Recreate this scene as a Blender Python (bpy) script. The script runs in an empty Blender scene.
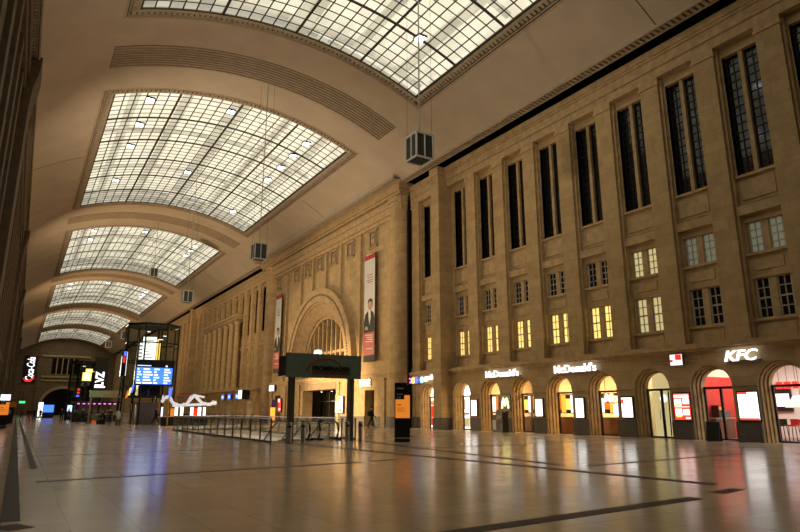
import bpy, math, random
from mathutils import Vector, Matrix
random.seed(7)
sc = bpy.context.scene
C = sc.collection
PI = math.pi

# ------------------------------------------------------------------ camera
cam_d = bpy.data.cameras.new('camera')
cam_d.sensor_width = 36.0
cam_d.lens = 36.0 * 605.0 / 800.0
cam_d.clip_end = 800
cam = bpy.data.objects.new('camera', cam_d); C.objects.link(cam)
EYE = 1.45
right = Vector((0.845, -0.534, 0)); 
def _cam():
    f = 605.0
    yv = Vector((17 - 400, -(411 - 266), f)).normalized()          # hall axis in camera space (x right, y up, z forward)
    t = math.atan2(145, f)
    up = Vector((0, math.cos(t), math.sin(t)))
    xv = up.cross(yv).normalized()
    # camera axes in world coordinates
    cx = Vector((xv[0], yv[0], up[0])); cy = Vector((xv[1], yv[1], up[1])); cz = Vector((xv[2], yv[2], up[2]))
    m = Matrix((cx, cy, -cz)).transposed().to_4x4()
    m.translation = (0, 0, EYE)
    return m
cam.matrix_world = _cam()
sc.camera = cam

# ------------------------------------------------------------------ world, light, exposure
w = bpy.data.worlds.new('world'); sc.world = w; w.use_nodes = True
w.node_tree.nodes['Background'].inputs[0].default_value = (0.25, 0.3, 0.45, 1)
w.node_tree.nodes['Background'].inputs[1].default_value = 0.02
sc.view_settings.view_transform = 'Standard'
sc.view_settings.look = 'None'
sc.view_settings.exposure = 0.0
sc.view_settings.gamma = 1.0
sc.view_settings.use_curve_mapping = False

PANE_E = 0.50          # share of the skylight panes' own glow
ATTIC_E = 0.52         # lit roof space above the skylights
WARM = (1.0, 0.60, 0.26)
def spot(loc, aim, power, col, size=60, blend=.8, radius=.4, name='added_warm_spot'):
    l = bpy.data.lights.new(name, 'SPOT'); l.energy = power; l.color = col
    l.spot_size = math.radians(size); l.spot_blend = blend; l.shadow_soft_size = radius
    o = bpy.data.objects.new(name, l); C.objects.link(o); o.location = loc
    o.rotation_euler = (Vector(aim) - Vector(loc)).to_track_quat('-Z', 'Y').to_euler()
    return o
def area(loc, aim, power, col, sx, sy, name='area_lamp'):
    l = bpy.data.lights.new(name, 'AREA'); l.energy = power; l.color = col
    l.shape = 'RECTANGLE'; l.size = sx; l.size_y = sy
    o = bpy.data.objects.new(name, l); C.objects.link(o); o.location = loc
    if aim: o.rotation_euler = (Vector(aim) - Vector(loc)).to_track_quat('-Z', 'Y').to_euler()
    return o
# added warm spots without fixtures on the platform side, washing the facade and the vault
FL = (1.0, .70, .38)
for x, yy, aimx, aimy, zz, p, sz in ((-1.25, 70, 30, 41, 7, 14000, 42), (1.0, 104, 30, 62, 7, 34000, 44), (0.5, 118, 30, 44, 11, 24000, 32), (-1.25, 60, 30, 61, .8, 95000, 38), (-1.25, 70, 30, 108, 8, 12000, 62), (-1.25, 130, 30, 165, 8, 7000, 62)):
    spot((x, yy, 7.0), (aimx, aimy, zz), p, FL, sz)
for yy, p, c in ((18, 7000, (1, .82, .60)), (44, 11000, (1, .79, .55)), (80, 13500, (1, .70, .42)), (125, 16000, (1, .64, .34)), (175, 13000, (1, .60, .30))):
    spot((-1.2, yy, 8.5), (19, yy + 16, 26), p, c, 92, .9)
area((12.7, 41, -.6), None, 900, (1, .93, .8), 3.4, 14, 'lower_level_light')
sc.cycles.transparent_max_bounces = 32

# ------------------------------------------------------------------ materials
def nt(name):
    m = bpy.data.materials.new(name); m.use_nodes = True
    return m, m.node_tree.nodes, m.node_tree.links, m.node_tree.nodes['Principled BSDF']
def plain(name, col, rough=.6, metal=0, spec=.5):
    m, n, l, b = nt(name)
    b.inputs['Base Color'].default_value = (*col, 1); b.inputs['Roughness'].default_value = rough
    b.inputs['Metallic'].default_value = metal; b.inputs['Specular IOR Level'].default_value = spec
    return m
def mottled(name, col, rough=.7, amt=.25, scale=3.0, spec=.3):
    m, n, l, b = nt(name)
    g = n.new('ShaderNodeNewGeometry'); t = n.new('ShaderNodeTexNoise'); t.inputs['Scale'].default_value = scale
    t.inputs['Detail'].default_value = 5
    r = n.new('ShaderNodeValToRGB')
    r.color_ramp.elements[0].position = .3; r.color_ramp.elements[1].position = .7
    r.color_ramp.elements[0].color = (*[c * (1 - amt) for c in col], 1); r.color_ramp.elements[1].color = (*[c * (1 + amt) for c in col], 1)
    l.new(g.outputs['Position'], t.inputs['Vector']); l.new(t.outputs['Fac'], r.inputs['Fac']); l.new(r.outputs['Color'], b.inputs['Base Color'])
    b.inputs['Roughness'].default_value = rough; b.inputs['Specular IOR Level'].default_value = spec
    return m
def emit(name, col, s):
    m, n, l, b = nt(name)
    b.inputs['Base Color'].default_value = (*[c * .5 for c in col], 1)
    b.inputs['Emission Color'].default_value = (*col, 1); b.inputs['Emission Strength'].default_value = s
    b.inputs['Roughness'].default_value = .4
    return m
def stone(name, col, axis='yz', bw=1.5, bh=.62, amt=.18, joint=.72):
    m, n, l, b = nt(name)
    g = n.new('ShaderNodeNewGeometry'); s = n.new('ShaderNodeSeparateXYZ'); c = n.new('ShaderNodeCombineXYZ')
    l.new(g.outputs['Position'], s.inputs[0])
    a = {'y': 1, 'x': 0, 'z': 2}
    l.new(s.outputs[a[axis[0]]], c.inputs[0]); l.new(s.outputs[a[axis[1]]], c.inputs[1])
    br = n.new('ShaderNodeTexBrick'); br.inputs['Scale'].default_value = 1.0
    br.inputs['Brick Width'].default_value = bw; br.inputs['Row Height'].default_value = bh
    br.inputs['Mortar Size'].default_value = .012; br.inputs['Mortar Smooth'].default_value = .3; br.inputs['Bias'].default_value = 0
    br.inputs['Color1'].default_value = (*[x * (1 - amt) for x in col], 1); br.inputs['Color2'].default_value = (*[x * (1 + amt) for x in col], 1)
    br.inputs['Mortar'].default_value = (*[x * joint for x in col], 1)
    l.new(c.outputs[0], br.inputs['Vector'])
    t = n.new('ShaderNodeTexNoise'); t.inputs['Scale'].default_value = 1.3; t.inputs['Detail'].default_value = 8; t.inputs['Roughness'].default_value = .65
    l.new(g.outputs['Position'], t.inputs['Vector'])
    mp = n.new('ShaderNodeMapRange'); mp.inputs['From Min'].default_value = .25; mp.inputs['From Max'].default_value = .75
    mp.inputs['To Min'].default_value = .80; mp.inputs['To Max'].default_value = 1.18
    l.new(t.outputs['Fac'], mp.inputs['Value'])
    mx = n.new('ShaderNodeMix'); mx.data_type = 'RGBA'; mx.blend_type = 'MULTIPLY'; mx.inputs['Factor'].default_value = 1
    l.new(br.outputs['Color'], mx.inputs['A']); l.new(mp.outputs['Result'], mx.inputs['B'])
    l.new(mx.outputs['Result'], b.inputs['Base Color'])
    b.inputs['Roughness'].default_value = .85; b.inputs['Specular IOR Level'].default_value = .2
    bp = n.new('ShaderNodeBump'); bp.inputs['Strength'].default_value = .35; bp.inputs['Distance'].default_value = .03
    l.new(t.outputs['Fac'], bp.inputs['Height']); l.new(bp.outputs['Normal'], b.inputs['Normal'])
    return m
def glassy(name, tint=(1, 1, 1), mixf=.05, rough=.02):
    m, n, l, b = nt(name)
    n.remove(b)
    tr = n.new('ShaderNodeBsdfTransparent'); tr.inputs[0].default_value = (*tint, 1)
    gl = n.new('ShaderNodeBsdfGlossy'); gl.inputs['Roughness'].default_value = rough; gl.inputs[0].default_value = (.9, .95, .95, 1)
    fr = n.new('ShaderNodeLayerWeight'); fr.inputs['Blend'].default_value = .5
    pw = n.new('ShaderNodeMath'); pw.operation = 'POWER'; pw.inputs[1].default_value = 5; l.new(fr.outputs['Facing'], pw.inputs[0])
    ad = n.new('ShaderNodeMath'); ad.operation = 'MULTIPLY_ADD'; ad.inputs[1].default_value = .85; ad.inputs[2].default_value = mixf; ad.use_clamp = True
    l.new(pw.outputs[0], ad.inputs[0])
    mx = n.new('ShaderNodeMixShader'); l.new(ad.outputs[0], mx.inputs[0]); l.new(tr.outputs[0], mx.inputs[1]); l.new(gl.outputs[0], mx.inputs[2])
    l.new(mx.outputs[0], n['Material Output'].inputs[0])
    return m
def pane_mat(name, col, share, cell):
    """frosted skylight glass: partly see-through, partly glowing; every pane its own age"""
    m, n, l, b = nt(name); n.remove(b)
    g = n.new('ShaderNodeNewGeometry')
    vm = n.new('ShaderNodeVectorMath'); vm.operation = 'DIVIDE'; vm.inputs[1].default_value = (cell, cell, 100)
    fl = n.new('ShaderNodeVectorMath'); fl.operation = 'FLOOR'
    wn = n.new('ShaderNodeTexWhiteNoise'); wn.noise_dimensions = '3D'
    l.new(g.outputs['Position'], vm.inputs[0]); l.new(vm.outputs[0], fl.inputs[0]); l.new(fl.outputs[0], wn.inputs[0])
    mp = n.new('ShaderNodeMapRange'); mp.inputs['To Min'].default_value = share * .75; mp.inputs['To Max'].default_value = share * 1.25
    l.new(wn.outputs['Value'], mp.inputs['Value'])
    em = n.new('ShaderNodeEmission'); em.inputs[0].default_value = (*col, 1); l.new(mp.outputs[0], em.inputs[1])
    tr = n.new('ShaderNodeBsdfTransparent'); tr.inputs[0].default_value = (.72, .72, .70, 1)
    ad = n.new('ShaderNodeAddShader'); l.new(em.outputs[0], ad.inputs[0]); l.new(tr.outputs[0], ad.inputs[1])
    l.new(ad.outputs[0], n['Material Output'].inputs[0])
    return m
def floor_mat():
    m, n, l, b = nt('polished_stone_tiles')
    g = n.new('ShaderNodeNewGeometry')
    br = n.new('ShaderNodeTexBrick'); br.offset = 0; br.inputs['Scale'].default_value = 1
    br.inputs['Brick Width'].default_value = .75; br.inputs['Row Height'].default_value = .75
    br.inputs['Mortar Size'].default_value = .007; br.inputs['Bias'].default_value = 0
    br.inputs['Color1'].default_value = (.50, .41, .315, 1); br.inputs['Color2'].default_value = (.58, .485, .375, 1); br.inputs['Mortar'].default_value = (.33, .27, .21, 1)
    l.new(g.outputs['Position'], br.inputs['Vector'])
    t = n.new('ShaderNodeTexNoise'); t.inputs['Scale'].default_value = 60; t.inputs['Detail'].default_value = 4
    l.new(g.outputs['Position'], t.inputs['Vector'])
    mp = n.new('ShaderNodeMapRange'); mp.inputs['To Min'].default_value = .75; mp.inputs['To Max'].default_value = 1.25
    l.new(t.outputs['Fac'], mp.inputs['Value'])
    mx = n.new('ShaderNodeMix'); mx.data_type = 'RGBA'; mx.blend_type = 'MULTIPLY'; mx.inputs['Factor'].default_value = 1
    l.new(br.outputs['Color'], mx.inputs['A']); l.new(mp.outputs[0], mx.inputs['B']); l.new(mx.outputs['Result'], b.inputs['Base Color'])
    t2 = n.new('ShaderNodeTexNoise'); t2.inputs['Scale'].default_value = .6; t2.inputs['Detail'].default_value = 5
    l.new(g.outputs['Position'], t2.inputs['Vector'])
    mr = n.new('ShaderNodeMapRange'); mr.inputs['To Min'].default_value = .12; mr.inputs['To Max'].default_value = .25
    l.new(t2.outputs['Fac'], mr.inputs['Value']); l.new(mr.outputs[0], b.inputs['Roughness'])
    b.inputs['Specular IOR Level'].default_value = .6
    return m

M = dict(
    sand=stone('sandstone_blocks', (.52, .375, .20), amt=.09),
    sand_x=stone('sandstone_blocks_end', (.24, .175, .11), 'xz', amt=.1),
    sand_trim=mottled('sandstone_trim', (.53, .385, .21), .85, .2, 2.2),
    sand_dark=mottled('darker_sandstone', (.33, .24, .145), .85, .25, 2.0),  # darker sandstone tone for lines, recessed faces and the lintel
    left_stone=mottled('dark_wall_stone', (.15, .11, .07), .85, .2, 2.0),  # one even dark tone for the platform-side wall
    granite=mottled('granite_plinth', (.13, .115, .10), .6, .3, 14),
    plaster=mottled('vault_plaster', (.60, .51, .39), .8, .07, .5),
    plaster_trim=mottled('vault_moulding', (.50, .41, .30), .75, .12, 2),
    groove=plain('moulding_groove', (.10, .075, .05), .9),
    void=plain('painted_dark_void', (.012, .010, .009), .9, spec=.1),  # black put in where gaps and openings fall dark
    floor=floor_mat(),
    strip=mottled('dark_stone_strip', (.028, .025, .024), .45, .3, 20, .2),
    iron=plain('dark_iron', (.03, .03, .03), .45, .6),
    bar=plain('skylight_bar', (.06, .05, .04), .6, .2),
    steel=plain('brushed_steel', (.55, .55, .54), .32, 1),
    steel_dark=plain('grey_painted_steel', (.16, .15, .14), .4, .6),
    glass=glassy('clear_glass'),
    glass_rail=glassy('balustrade_glass', (.95, .98, .97), .045),
    glass_tower=glassy('smoky_tower_glass', (.6, .66, .63), .03),
    glass_dark=plain('dark_window_glass', (.008, .008, .010), .08, 0, .6),
    black=plain('black_enamel', (.012, .012, .013), .3),
    black_matt=plain('black_matt', (.015, .015, .015), .7),
    white_frame=plain('white_painted_frame', (.55, .52, .44), .5),
    lamp_frame=plain('pale_aluminium_frame', (.62, .62, .60), .4, .3),
    lamp_grille=plain('dark_louvre', (.07, .065, .06), .6),
    cord=plain('pale_rod', (.42, .40, .36), .4, .5),
    green=mottled('dark_green_panel', (.17, .25, .205), .25, .1, 4, .6),
    orange=plain('orange_panel', (.80, .22, .03), .5),
    red=plain('red_print', (.55, .02, .02), .5),
    dark_red=plain('dark_red_lettering', (.30, .02, .015), .5),
    yellow_paint=plain('yellow_paint', (.75, .5, .05), .4),
    white=plain('white_paint', (.75, .75, .73), .5),
    grey_print=plain('grey_print', (.30, .30, .31), .6),
    skin=plain('skin', (.55, .33, .23), .6),
    hair=plain('dark_hair', (.02, .015, .012), .6),
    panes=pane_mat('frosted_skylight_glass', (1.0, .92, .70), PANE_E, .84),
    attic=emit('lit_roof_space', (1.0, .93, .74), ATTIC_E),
    truss=plain('roof_truss_steel', (.35, .33, .28), .7),
    cluster=emit('lamp_cluster', (.85, .92, 1.0), 7),
    lit_yellow=emit('lit_room_yellow', (1.0, .70, .20), 1.35),
    lit_cream=emit('lit_room_cream', (.95, .80, .38), .55),
    lit_dim=emit('lit_room_dim', (.60, .62, .45), .16),
    glow_canopy=emit('glowing_white_canopy', (.95, .95, 1.0), .55),  # glow put into the white canopy so it looks illuminated
    lit_white=emit('lit_white', (1.0, .96, .88), 2.6),
    led_white=emit('led_letters', (.93, .95, 1.0), 1.9),
    led_soft=emit('led_soft_white', (.9, .93, 1.0), 1.6),
    led_red=emit('led_red', (1.0, .04, .02), 1.0),
    led_blue=emit('led_blue', (.06, .12, 1.0), 2.2),
    led_sky=emit('led_sky_blue', (.05, .19, 1.0), 1.8),
    led_pale=emit('led_pale_blue', (.55, .75, 1.0), 1.6),
    led_yellow=emit('led_yellow', (1.0, .62, .10), 2.2),
    led_gold=emit('led_gold', (1.0, .42, .05), 1.5),
    led_green=emit('led_green', (.05, 1.0, .25), 1.6),
    led_pink=emit('led_pink', (.85, .15, .75), 1.6),
    led_teal=emit('led_teal', (.35, .9, .85), 1.8),
    led_orange=emit('led_orange', (1.0, .28, .03), .7),
    menu_red=emit('menu_red', (1.0, .06, .03), 1.3),
    menu_white=emit('menu_white', (1.0, .98, .93), 2.2),
    int_wall=mottled('shop_wall_cream', (.70, .60, .45), .6, .06, 2),
    int_red=plain('shop_wall_red', (.60, .03, .02), .5),
    int_white=plain('shop_wall_white', (.75, .68, .64), .5),
    int_brown=plain('counter_brown', (.16, .06, .03), .4),
    int_floor=plain('shop_floor', (.18, .12, .08), .3),
)

# ------------------------------------------------------------------ mesh helpers
class MB:
    def __init__(s): s.v = []; s.f = []; s.m = []; s.mats = []
    def mi(s, mat):
        if mat is None: return 0
        if mat not in s.mats: s.mats.append(mat)
        return s.mats.index(mat)
    def add(s, vs, fs, mat=None):
        o = len(s.v); i = s.mi(mat); s.v += [tuple(p) for p in vs]
        for f in fs: s.f.append(tuple(o + k for k in f)); s.m.append(i)
        return s
    def box(s, x0, x1, y0, y1, z0, z1, mat=None):
        if x0 > x1: x0, x1 = x1, x0
        if y0 > y1: y0, y1 = y1, y0
        if z0 > z1: z0, z1 = z1, z0
        vs = [(x, y, z) for x in (x0, x1) for y in (y0, y1) for z in (z0, z1)]
        return s.add(vs, [(0, 1, 3, 2), (4, 6, 7, 5), (0, 4, 5, 1), (2, 3, 7, 6), (0, 2, 6, 4), (1, 5, 7, 3)], mat)
    def cbox(s, x, y, z, sx, sy, sz, mat=None): return s.box(x - sx / 2, x + sx / 2, y - sy / 2, y + sy / 2, z - sz / 2, z + sz / 2, mat)
    def poly(s, pts, mat=None): return s.add(pts, [tuple(range(len(pts)))], mat)
    def quad(s, a, b, c, d, mat=None): return s.add([a, b, c, d], [(0, 1, 2, 3)], mat)
    def tube(s, pts, r, n=8, mat=None, cap=True):
        pts = [Vector(p) for p in pts]; vs = []; fs = []
        rs = r if isinstance(r, (list, tuple)) else [r] * len(pts)
        for i, p in enumerate(pts):
            d = (pts[min(i + 1, len(pts) - 1)] - pts[max(i - 1, 0)]).normalized()
            a = d.orthogonal().normalized() if abs(d.z) < .99 else Vector((1, 0, 0))
            if abs(d.z) < .99: a = d.cross(Vector((0, 0, 1))).normalized()
            b = d.cross(a)
            for k in range(n):
                t = 2 * PI * k / n; vs.append(p + (a * math.cos(t) + b * math.sin(t)) * rs[i])
        for i in range(len(pts) - 1):
            for k in range(n): fs.append((i * n + k, i * n + (k + 1) % n, (i + 1) * n + (k + 1) % n, (i + 1) * n + k))
        if cap: fs.append(tuple(range(n))[::-1]); fs.append(tuple((len(pts) - 1) * n + k for k in range(n)))
        return s.add(vs, fs, mat)
    def bar(s, p, q, wd, mat=None): return s.tube([p, q], wd * .7071, 4, mat)
    def lathe(s, prof, cx=0, cy=0, n=20, mat=None):
        vs = []; fs = []
        for (r, z) in prof:
            for k in range(n): vs.append((cx + r * math.cos(2 * PI * k / n), cy + r * math.sin(2 * PI * k / n), z))
        for i in range(len(prof) - 1):
            for k in range(n): fs.append((i * n + k, i * n + (k + 1) % n, (i + 1) * n + (k + 1) % n, (i + 1) * n + k))
        fs.append(tuple(range(n))[::-1]); fs.append(tuple((len(prof) - 1) * n + k for k in range(n)))
        return s.add(vs, fs, mat)
    def prism(s, pts, ax, a0, a1, mat=None):
        """2D polygon extruded along axis ax ('x','y','z') from a0 to a1"""
        def P(u, v, a): return {'x': (a, u, v), 'y': (u, a, v), 'z': (u, v, a)}[ax]
        n = len(pts); vs = [P(u, v, a0) for u, v in pts] + [P(u, v, a1) for u, v in pts]
        fs = [tuple(range(n))[::-1], tuple(range(n, 2 * n))] + [(k, (k + 1) % n, n + (k + 1) % n, n + k) for k in range(n)]
        return s.add(vs, fs, mat)
    def build(s, name, mat=None, parent=None, loc=None, smooth=False):
        me = bpy.data.meshes.new(name); me.from_pydata(s.v, [], s.f)
        mats = list(s.mats)
        if not mats: mats = [mat or M['white']]
        for m in mats: me.materials.append(m)
        for p, i in zip(me.polygons, s.m): p.material_index = min(i, len(mats) - 1); p.use_smooth = smooth
        import bmesh as _b
        bm = _b.new(); bm.from_mesh(me); _b.ops.recalc_face_normals(bm, faces=bm.faces); bm.to_mesh(me); bm.free()
        o = bpy.data.objects.new(name, me); C.objects.link(o)
        if parent: o.parent = parent
        if loc: o.location = loc
        return o
def tag(o, label=None, cat=None, group=None, kind=None):
    if label: o['label'] = label
    if cat: o['category'] = cat
    if group: o['group'] = group
    if kind: o['kind'] = kind
    return o
def empty(name, loc, label=None, cat=None, group=None, rz=0, kind=None):
    o = bpy.data.objects.new(name, None); C.objects.link(o); o.location = loc; o.rotation_euler.z = rz; o.empty_display_size = .2
    return tag(o, label, cat, group, kind)
def S(o): o['kind'] = 'structure'; return o
kids = {}
def dup(root, loc=None, label=None, rz=None):
    r = root.copy(); C.objects.link(r)
    if loc: r.location = loc
    if rz is not None: r.rotation_euler.z = rz
    if label: r['label'] = label
    for ch in list(root.children):
        c = ch.copy(); C.objects.link(c); c.parent = r
        for g in list(ch.children):
            d = g.copy(); C.objects.link(d); d.parent = c
    return r
FACE_W = Matrix(((0, 0, -1), (-1, 0, 0), (0, 1, 0))).to_4x4()     # text read from the hall, on a wall facing -X
FACE_S = Matrix(((1, 0, 0), (0, 0, -1), (0, 1, 0))).to_4x4()      # text facing -Y
def text(name, body, height, pos, face, mat, parent=None, width=None, ext=.02, bold=0.0, shear=0.0, spacing=1.0, anchor='CENTER', rot=0):
    cu = bpy.data.curves.new(name, 'FONT'); cu.body = body; cu.size = 1; cu.extrude = 0.02; cu.offset = bold; cu.shear = shear; cu.space_character = spacing
    cu.align_x = 'LEFT'; cu.resolution_u = 3
    tmp = bpy.data.objects.new(name, cu); C.objects.link(tmp)
    bpy.context.view_layer.update()
    me = bpy.data.meshes.new_from_object(tmp.evaluated_get(bpy.context.evaluated_depsgraph_get()))
    bpy.data.objects.remove(tmp); bpy.data.curves.remove(cu)
    xs = [v.co.x for v in me.vertices]; ys = [v.co.y for v in me.vertices]
    x0, x1, y0, y1 = min(xs), max(xs), min(ys), max(ys)
    sy = height / (y1 - y0); sx = (width / (x1 - x0)) if width else sy
    R2 = Matrix.Rotation(rot, 4, 'Z')
    mt = Matrix.Translation(pos) @ face @ R2 @ Matrix.Diagonal((sx, sy, ext / .02, 1)) @ Matrix.Translation((-(x0 + x1) / 2, -(y0 + y1) / 2, 0))
    if parent: mt = parent.matrix_basis.inverted() @ mt
    me.transform(mt); me.materials.clear(); me.materials.append(mat); me.name = name
    o = bpy.data.objects.new(name, me); C.objects.link(o)
    if parent: o.parent = parent
    return o

# ================================================================== THE SETTING
XW = 30.0; XL = -2.3; Y0, Y1 = -20.0, 258.0
XC, ZC, RV = 13.5, 1.08, 26.5                      # vault: centre and radius
def vz(x, r=RV): return ZC + math.sqrt(r * r - (x - XC) ** 2)

# ---- floor with the escalator well left open
WELL = (10.45, 15.05, 29.9, 49.6)
def floor():
    b = MB(); a = WELL
    b.box(XL - 2, a[0], Y0, Y1 + 2, -.3, 0); b.box(a[1], 37.5, Y0, Y1 + 2, -.3, 0)
    b.box(a[0], a[1], Y0, a[2], -.3, 0); b.box(a[0], a[1], a[3], Y1 + 2, -.3, 0)
    S(b.build('floor', M['floor']))
    b = MB(); b.box(a[0] - .3, a[1] + .3, a[2] - 1, a[3] + 1, -5.4, -5.2); b.box(a[0] - .25, a[0], a[2], a[3], -5.2, -.301); b.box(a[1], a[1] + .25, a[2], a[3], -5.2, -.301); b.box(a[0], a[1], a[3], a[3] + .2, -5.2, -.301)
    b.box(a[0], a[1], a[2] - .2, a[2], -5.2, -.301)
    S(b.build('floor_lower_level', M['int_white']))
floor()
def strip(name, p, q, wd, n=None):
    p = Vector((p[0], p[1], 0)); q = Vector((q[0], q[1], 0)); d = (q - p).normalized(); s = Vector((-d.y, d.x, 0)) * wd * .7
    b = MB(); b.prism([((p + s).x, (p + s).y), ((q + s).x, (q + s).y), ((q - s).x, (q - s).y), ((p - s).x, (p - s).y)], 'z', -.05, .004)
    S(b.build(name, M['strip']))
for i, (p, q, wd) in enumerate([((.52, 15.45), (8.7, 16.35), .16), ((4.6, 6.43), (10.1, 6.72), .21), ((11.0, 6.88), (11.95, 7.06), .19),
                                ((10.6, 31.6), (12.25, 7.7), .22), ((14.95, 29.0), (12.95, 12.5), .18), ((9.2, 16.5), (10.2, 16.75), .14),
                                ((.10, 10.2), (.0, 120), .17), ((.0, 9.6), (.28, 9.75), .3), ((.55, 19), (.5, 120), .12), ((.6, 24), (8.2, 24.8), .12),
                                ((.6, 38), (8.4, 38.8), .12), ((13.4, 12), (22, 12.6), .14), ((13.5, 21), (29, 22), .12)]):
    strip('floor_strip_%d' % i, p, q, wd)

# ---- vault, skylights, grilles
SKY = [(3.75 + 43.7 * k, 37.25 + 43.7 * k) for k in range(6)]
XS0, XS1 = 2.62, 24.68
TH0 = math.atan2(vz(-1.5) - ZC, -1.5 - XC); TH1 = math.atan2(vz(28.5) - ZC, 28.5 - XC)
TS0 = math.atan2(vz(XS0) - ZC, XS0 - XC); TS1 = math.atan2(vz(XS1) - ZC, XS1 - XC)
def arcp(t, r, y): return (XC + r * math.cos(t), y, ZC + r * math.sin(t))
def arc_strip(b, t0, t1, r0, r1, y0, y1, n=24, mat=None):
    """closed arc bar between radii r0<r1 and y0..y1"""
    vs = []; fs = []
    for i in range(n + 1):
        t = t0 + (t1 - t0) * i / n
        vs += [arcp(t, r0, y0), arcp(t, r0, y1), arcp(t, r1, y1), arcp(t, r1, y0)]
    for i in range(n):
        for k in range(4): fs.append((4 * i + k, 4 * i + (k + 1) % 4, 4 * i + 4 + (k + 1) % 4, 4 * i + 4 + k))
    fs += [(0, 1, 2, 3), (4 * n + 3, 4 * n + 2, 4 * n + 1, 4 * n)]
    b.add(vs, fs, mat)
def surf(b, t0, t1, y0, y1, r=RV, n=24, mat=None):
    vs = []; fs = []
    for i in range(n + 1):
        t = t0 + (t1 - t0) * i / n; vs += [arcp(t, r, y0), arcp(t, r, y1)]
    for i in range(n): fs.append((2 * i, 2 * i + 1, 2 * i + 3, 2 * i + 2))
    b.add(vs, fs, mat)
def ceiling():
    b = MB(); p = M['plaster']
    surf(b, TH0, TS0, Y0, Y1, n=8, mat=p); surf(b, TS1, TH1, Y0, Y1, n=8, mat=p)
    prev = None
    for (a, c) in SKY:
        if prev is not None: surf(b, TS0, TS1, prev, a, n=40, mat=p)
        prev = c
    surf(b, TS0, TS1, prev, Y1, n=40, mat=p)
    for k in range(0, 6):                               # fine panel joints
        y = 18.25 + 43.7 * k
        for (ta, tb) in ((TH0, TS0), (TS1, TH1)): arc_strip(b, ta, tb, RV - .012, RV + .02, y, y + .06, 6, M['groove'])
    o = S(b.build('ceiling'))
    for f in o.data.polygons: f.use_smooth = f.material_index == 0
ceiling()
FW = .9                                             # moulded frame width
def skylight(idx, y0, y1):
    ta = math.atan2(vz(XS0 + FW) - ZC, XS0 + FW - XC); tb = math.atan2(vz(XS1 - FW) - ZC, XS1 - FW - XC)
    ya, yb = y0 + FW, y1 - FW
    ncol = 24; nrow = max(6, round((yb - ya) / .87 / 6) * 6)
    root = MB()
    # moulded frame: flat band, outer bead, dentils and inner bead
    pt, gr = M['plaster_trim'], M['groove']
    R = RV
    arc_strip(root, TS0, TS1, R + .10, R + .45, y0, ya, 40, gr); arc_strip(root, TS0, TS1, R + .10, R + .45, yb, y1, 40, gr)
    arc_strip(root, TS0, ta, R + .10, R + .45, ya, yb, 4, gr); arc_strip(root, tb, TS1, R + .10, R + .45, ya, yb, 4, gr)
    dth = .16 / R
    for (s0, s1) in ((0, .16), (.26, .34), (FW - .2, FW)):
        t_a, t_b = s0 / R, s1 / R
        arc_strip(root, TS0 - t_a, TS1 + t_a, R - .02, R + .12, y0 + s0, y0 + s1, 40, pt); arc_strip(root, TS0 - t_a, TS1 + t_a, R - .02, R + .12, y1 - s1, y1 - s0, 40, pt)
        arc_strip(root, TS0 - t_a, TS0 - t_b, R - .02, R + .12, y0 + s0, y1 - s0, 1, pt); arc_strip(root, TS1 + t_b, TS1 + t_a, R - .02, R + .12, y0 + s0, y1 - s0, 1, pt)
    st = .36
    n = int((y1 - y0 - 1.0) / st)
    for i in range(n):
        y = y0 + .55 + i * st
        for sgn, T in ((-1, TS0), (1, TS1)):
            arc_strip(root, T + sgn * .42 / R, T + sgn * .78 / R, R - .01, R + .11, y, y + st * .6, 1, pt)
    tot = (TS0 - TS1) * R; n = int((tot - 1.0) / st)
    for i in range(n):
        t = TS0 - (.5 + i * st) / R
        for (u, v) in ((y0 + .42, y0 + .78), (y1 - .78, y1 - .42)):
            arc_strip(root, t, t - st * .6 / R, R - .01, R + .11, u, v, 1, pt)
    o = root.build('window_%d' % idx, loc=None); S(o)
    # panes
    g = MB(); surf(g, ta, tb, ya, yb, RV + .16, 48)
    p = g.build('window_pane', M['panes'], o)
    # glazing bars, every sixth one heavy
    g = MB()
    for i in range(ncol + 1):
        t = ta + (tb - ta) * i / ncol; hv = i % 6 == 0; hw = (.08 if hv else .043) / RV
        arc_strip(g, t - hw, t + hw, RV + (.06 if hv else .125), RV + .155, ya, yb, 1)
    for j in range(nrow + 1):
        y = ya + (yb - ya) * j / nrow; hv = j % 6 == 0; hw = .085 if hv else .038
        arc_strip(g, ta, tb, RV + (.06 if hv else .125), RV + .155, y - hw, y + hw, 40)
    g.build('glazing_bars', M['bar'], o)
    # roof trusses behind the glass
    g = MB()
    for f in (.1, .3, .5, .53, .72, .9):
        t = ta + (tb - ta) * f
        arc_strip(g, t - .35 / RV, t + .35 / RV, RV + .7, RV + 1.0, ya, yb, 1)
    for j in range(0, nrow + 1, 12):
        y = ya + (yb - ya) * j / nrow
        arc_strip(g, ta, tb, RV + 1.0, RV + 1.3, y - .2, y + .2, 20)
    g.build('roof_truss', M['truss'], o)
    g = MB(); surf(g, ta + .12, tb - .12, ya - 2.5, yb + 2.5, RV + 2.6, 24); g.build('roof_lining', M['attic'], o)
for i, (a, c) in enumerate(SKY): skylight(i + 1, a, c)
def vent(k, yc):
    b = MB(); b2 = MB()
    arc_strip(b, TS0, TS1, RV - .012, RV + .05, yc - 1.55, yc + 1.55, 40, M['groove'])
    for i in range(9):
        y = yc - 1.5 + i * 3.0 / 8.6
        arc_strip(b, TS0, TS1, RV - .08, RV - .005, y, y + .17, 40, M['plaster_trim'])
    S(b.build('trim_%d' % (100 + k)))
for k in range(6): vent(k, -1.4 + 43.7 * k)

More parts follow.
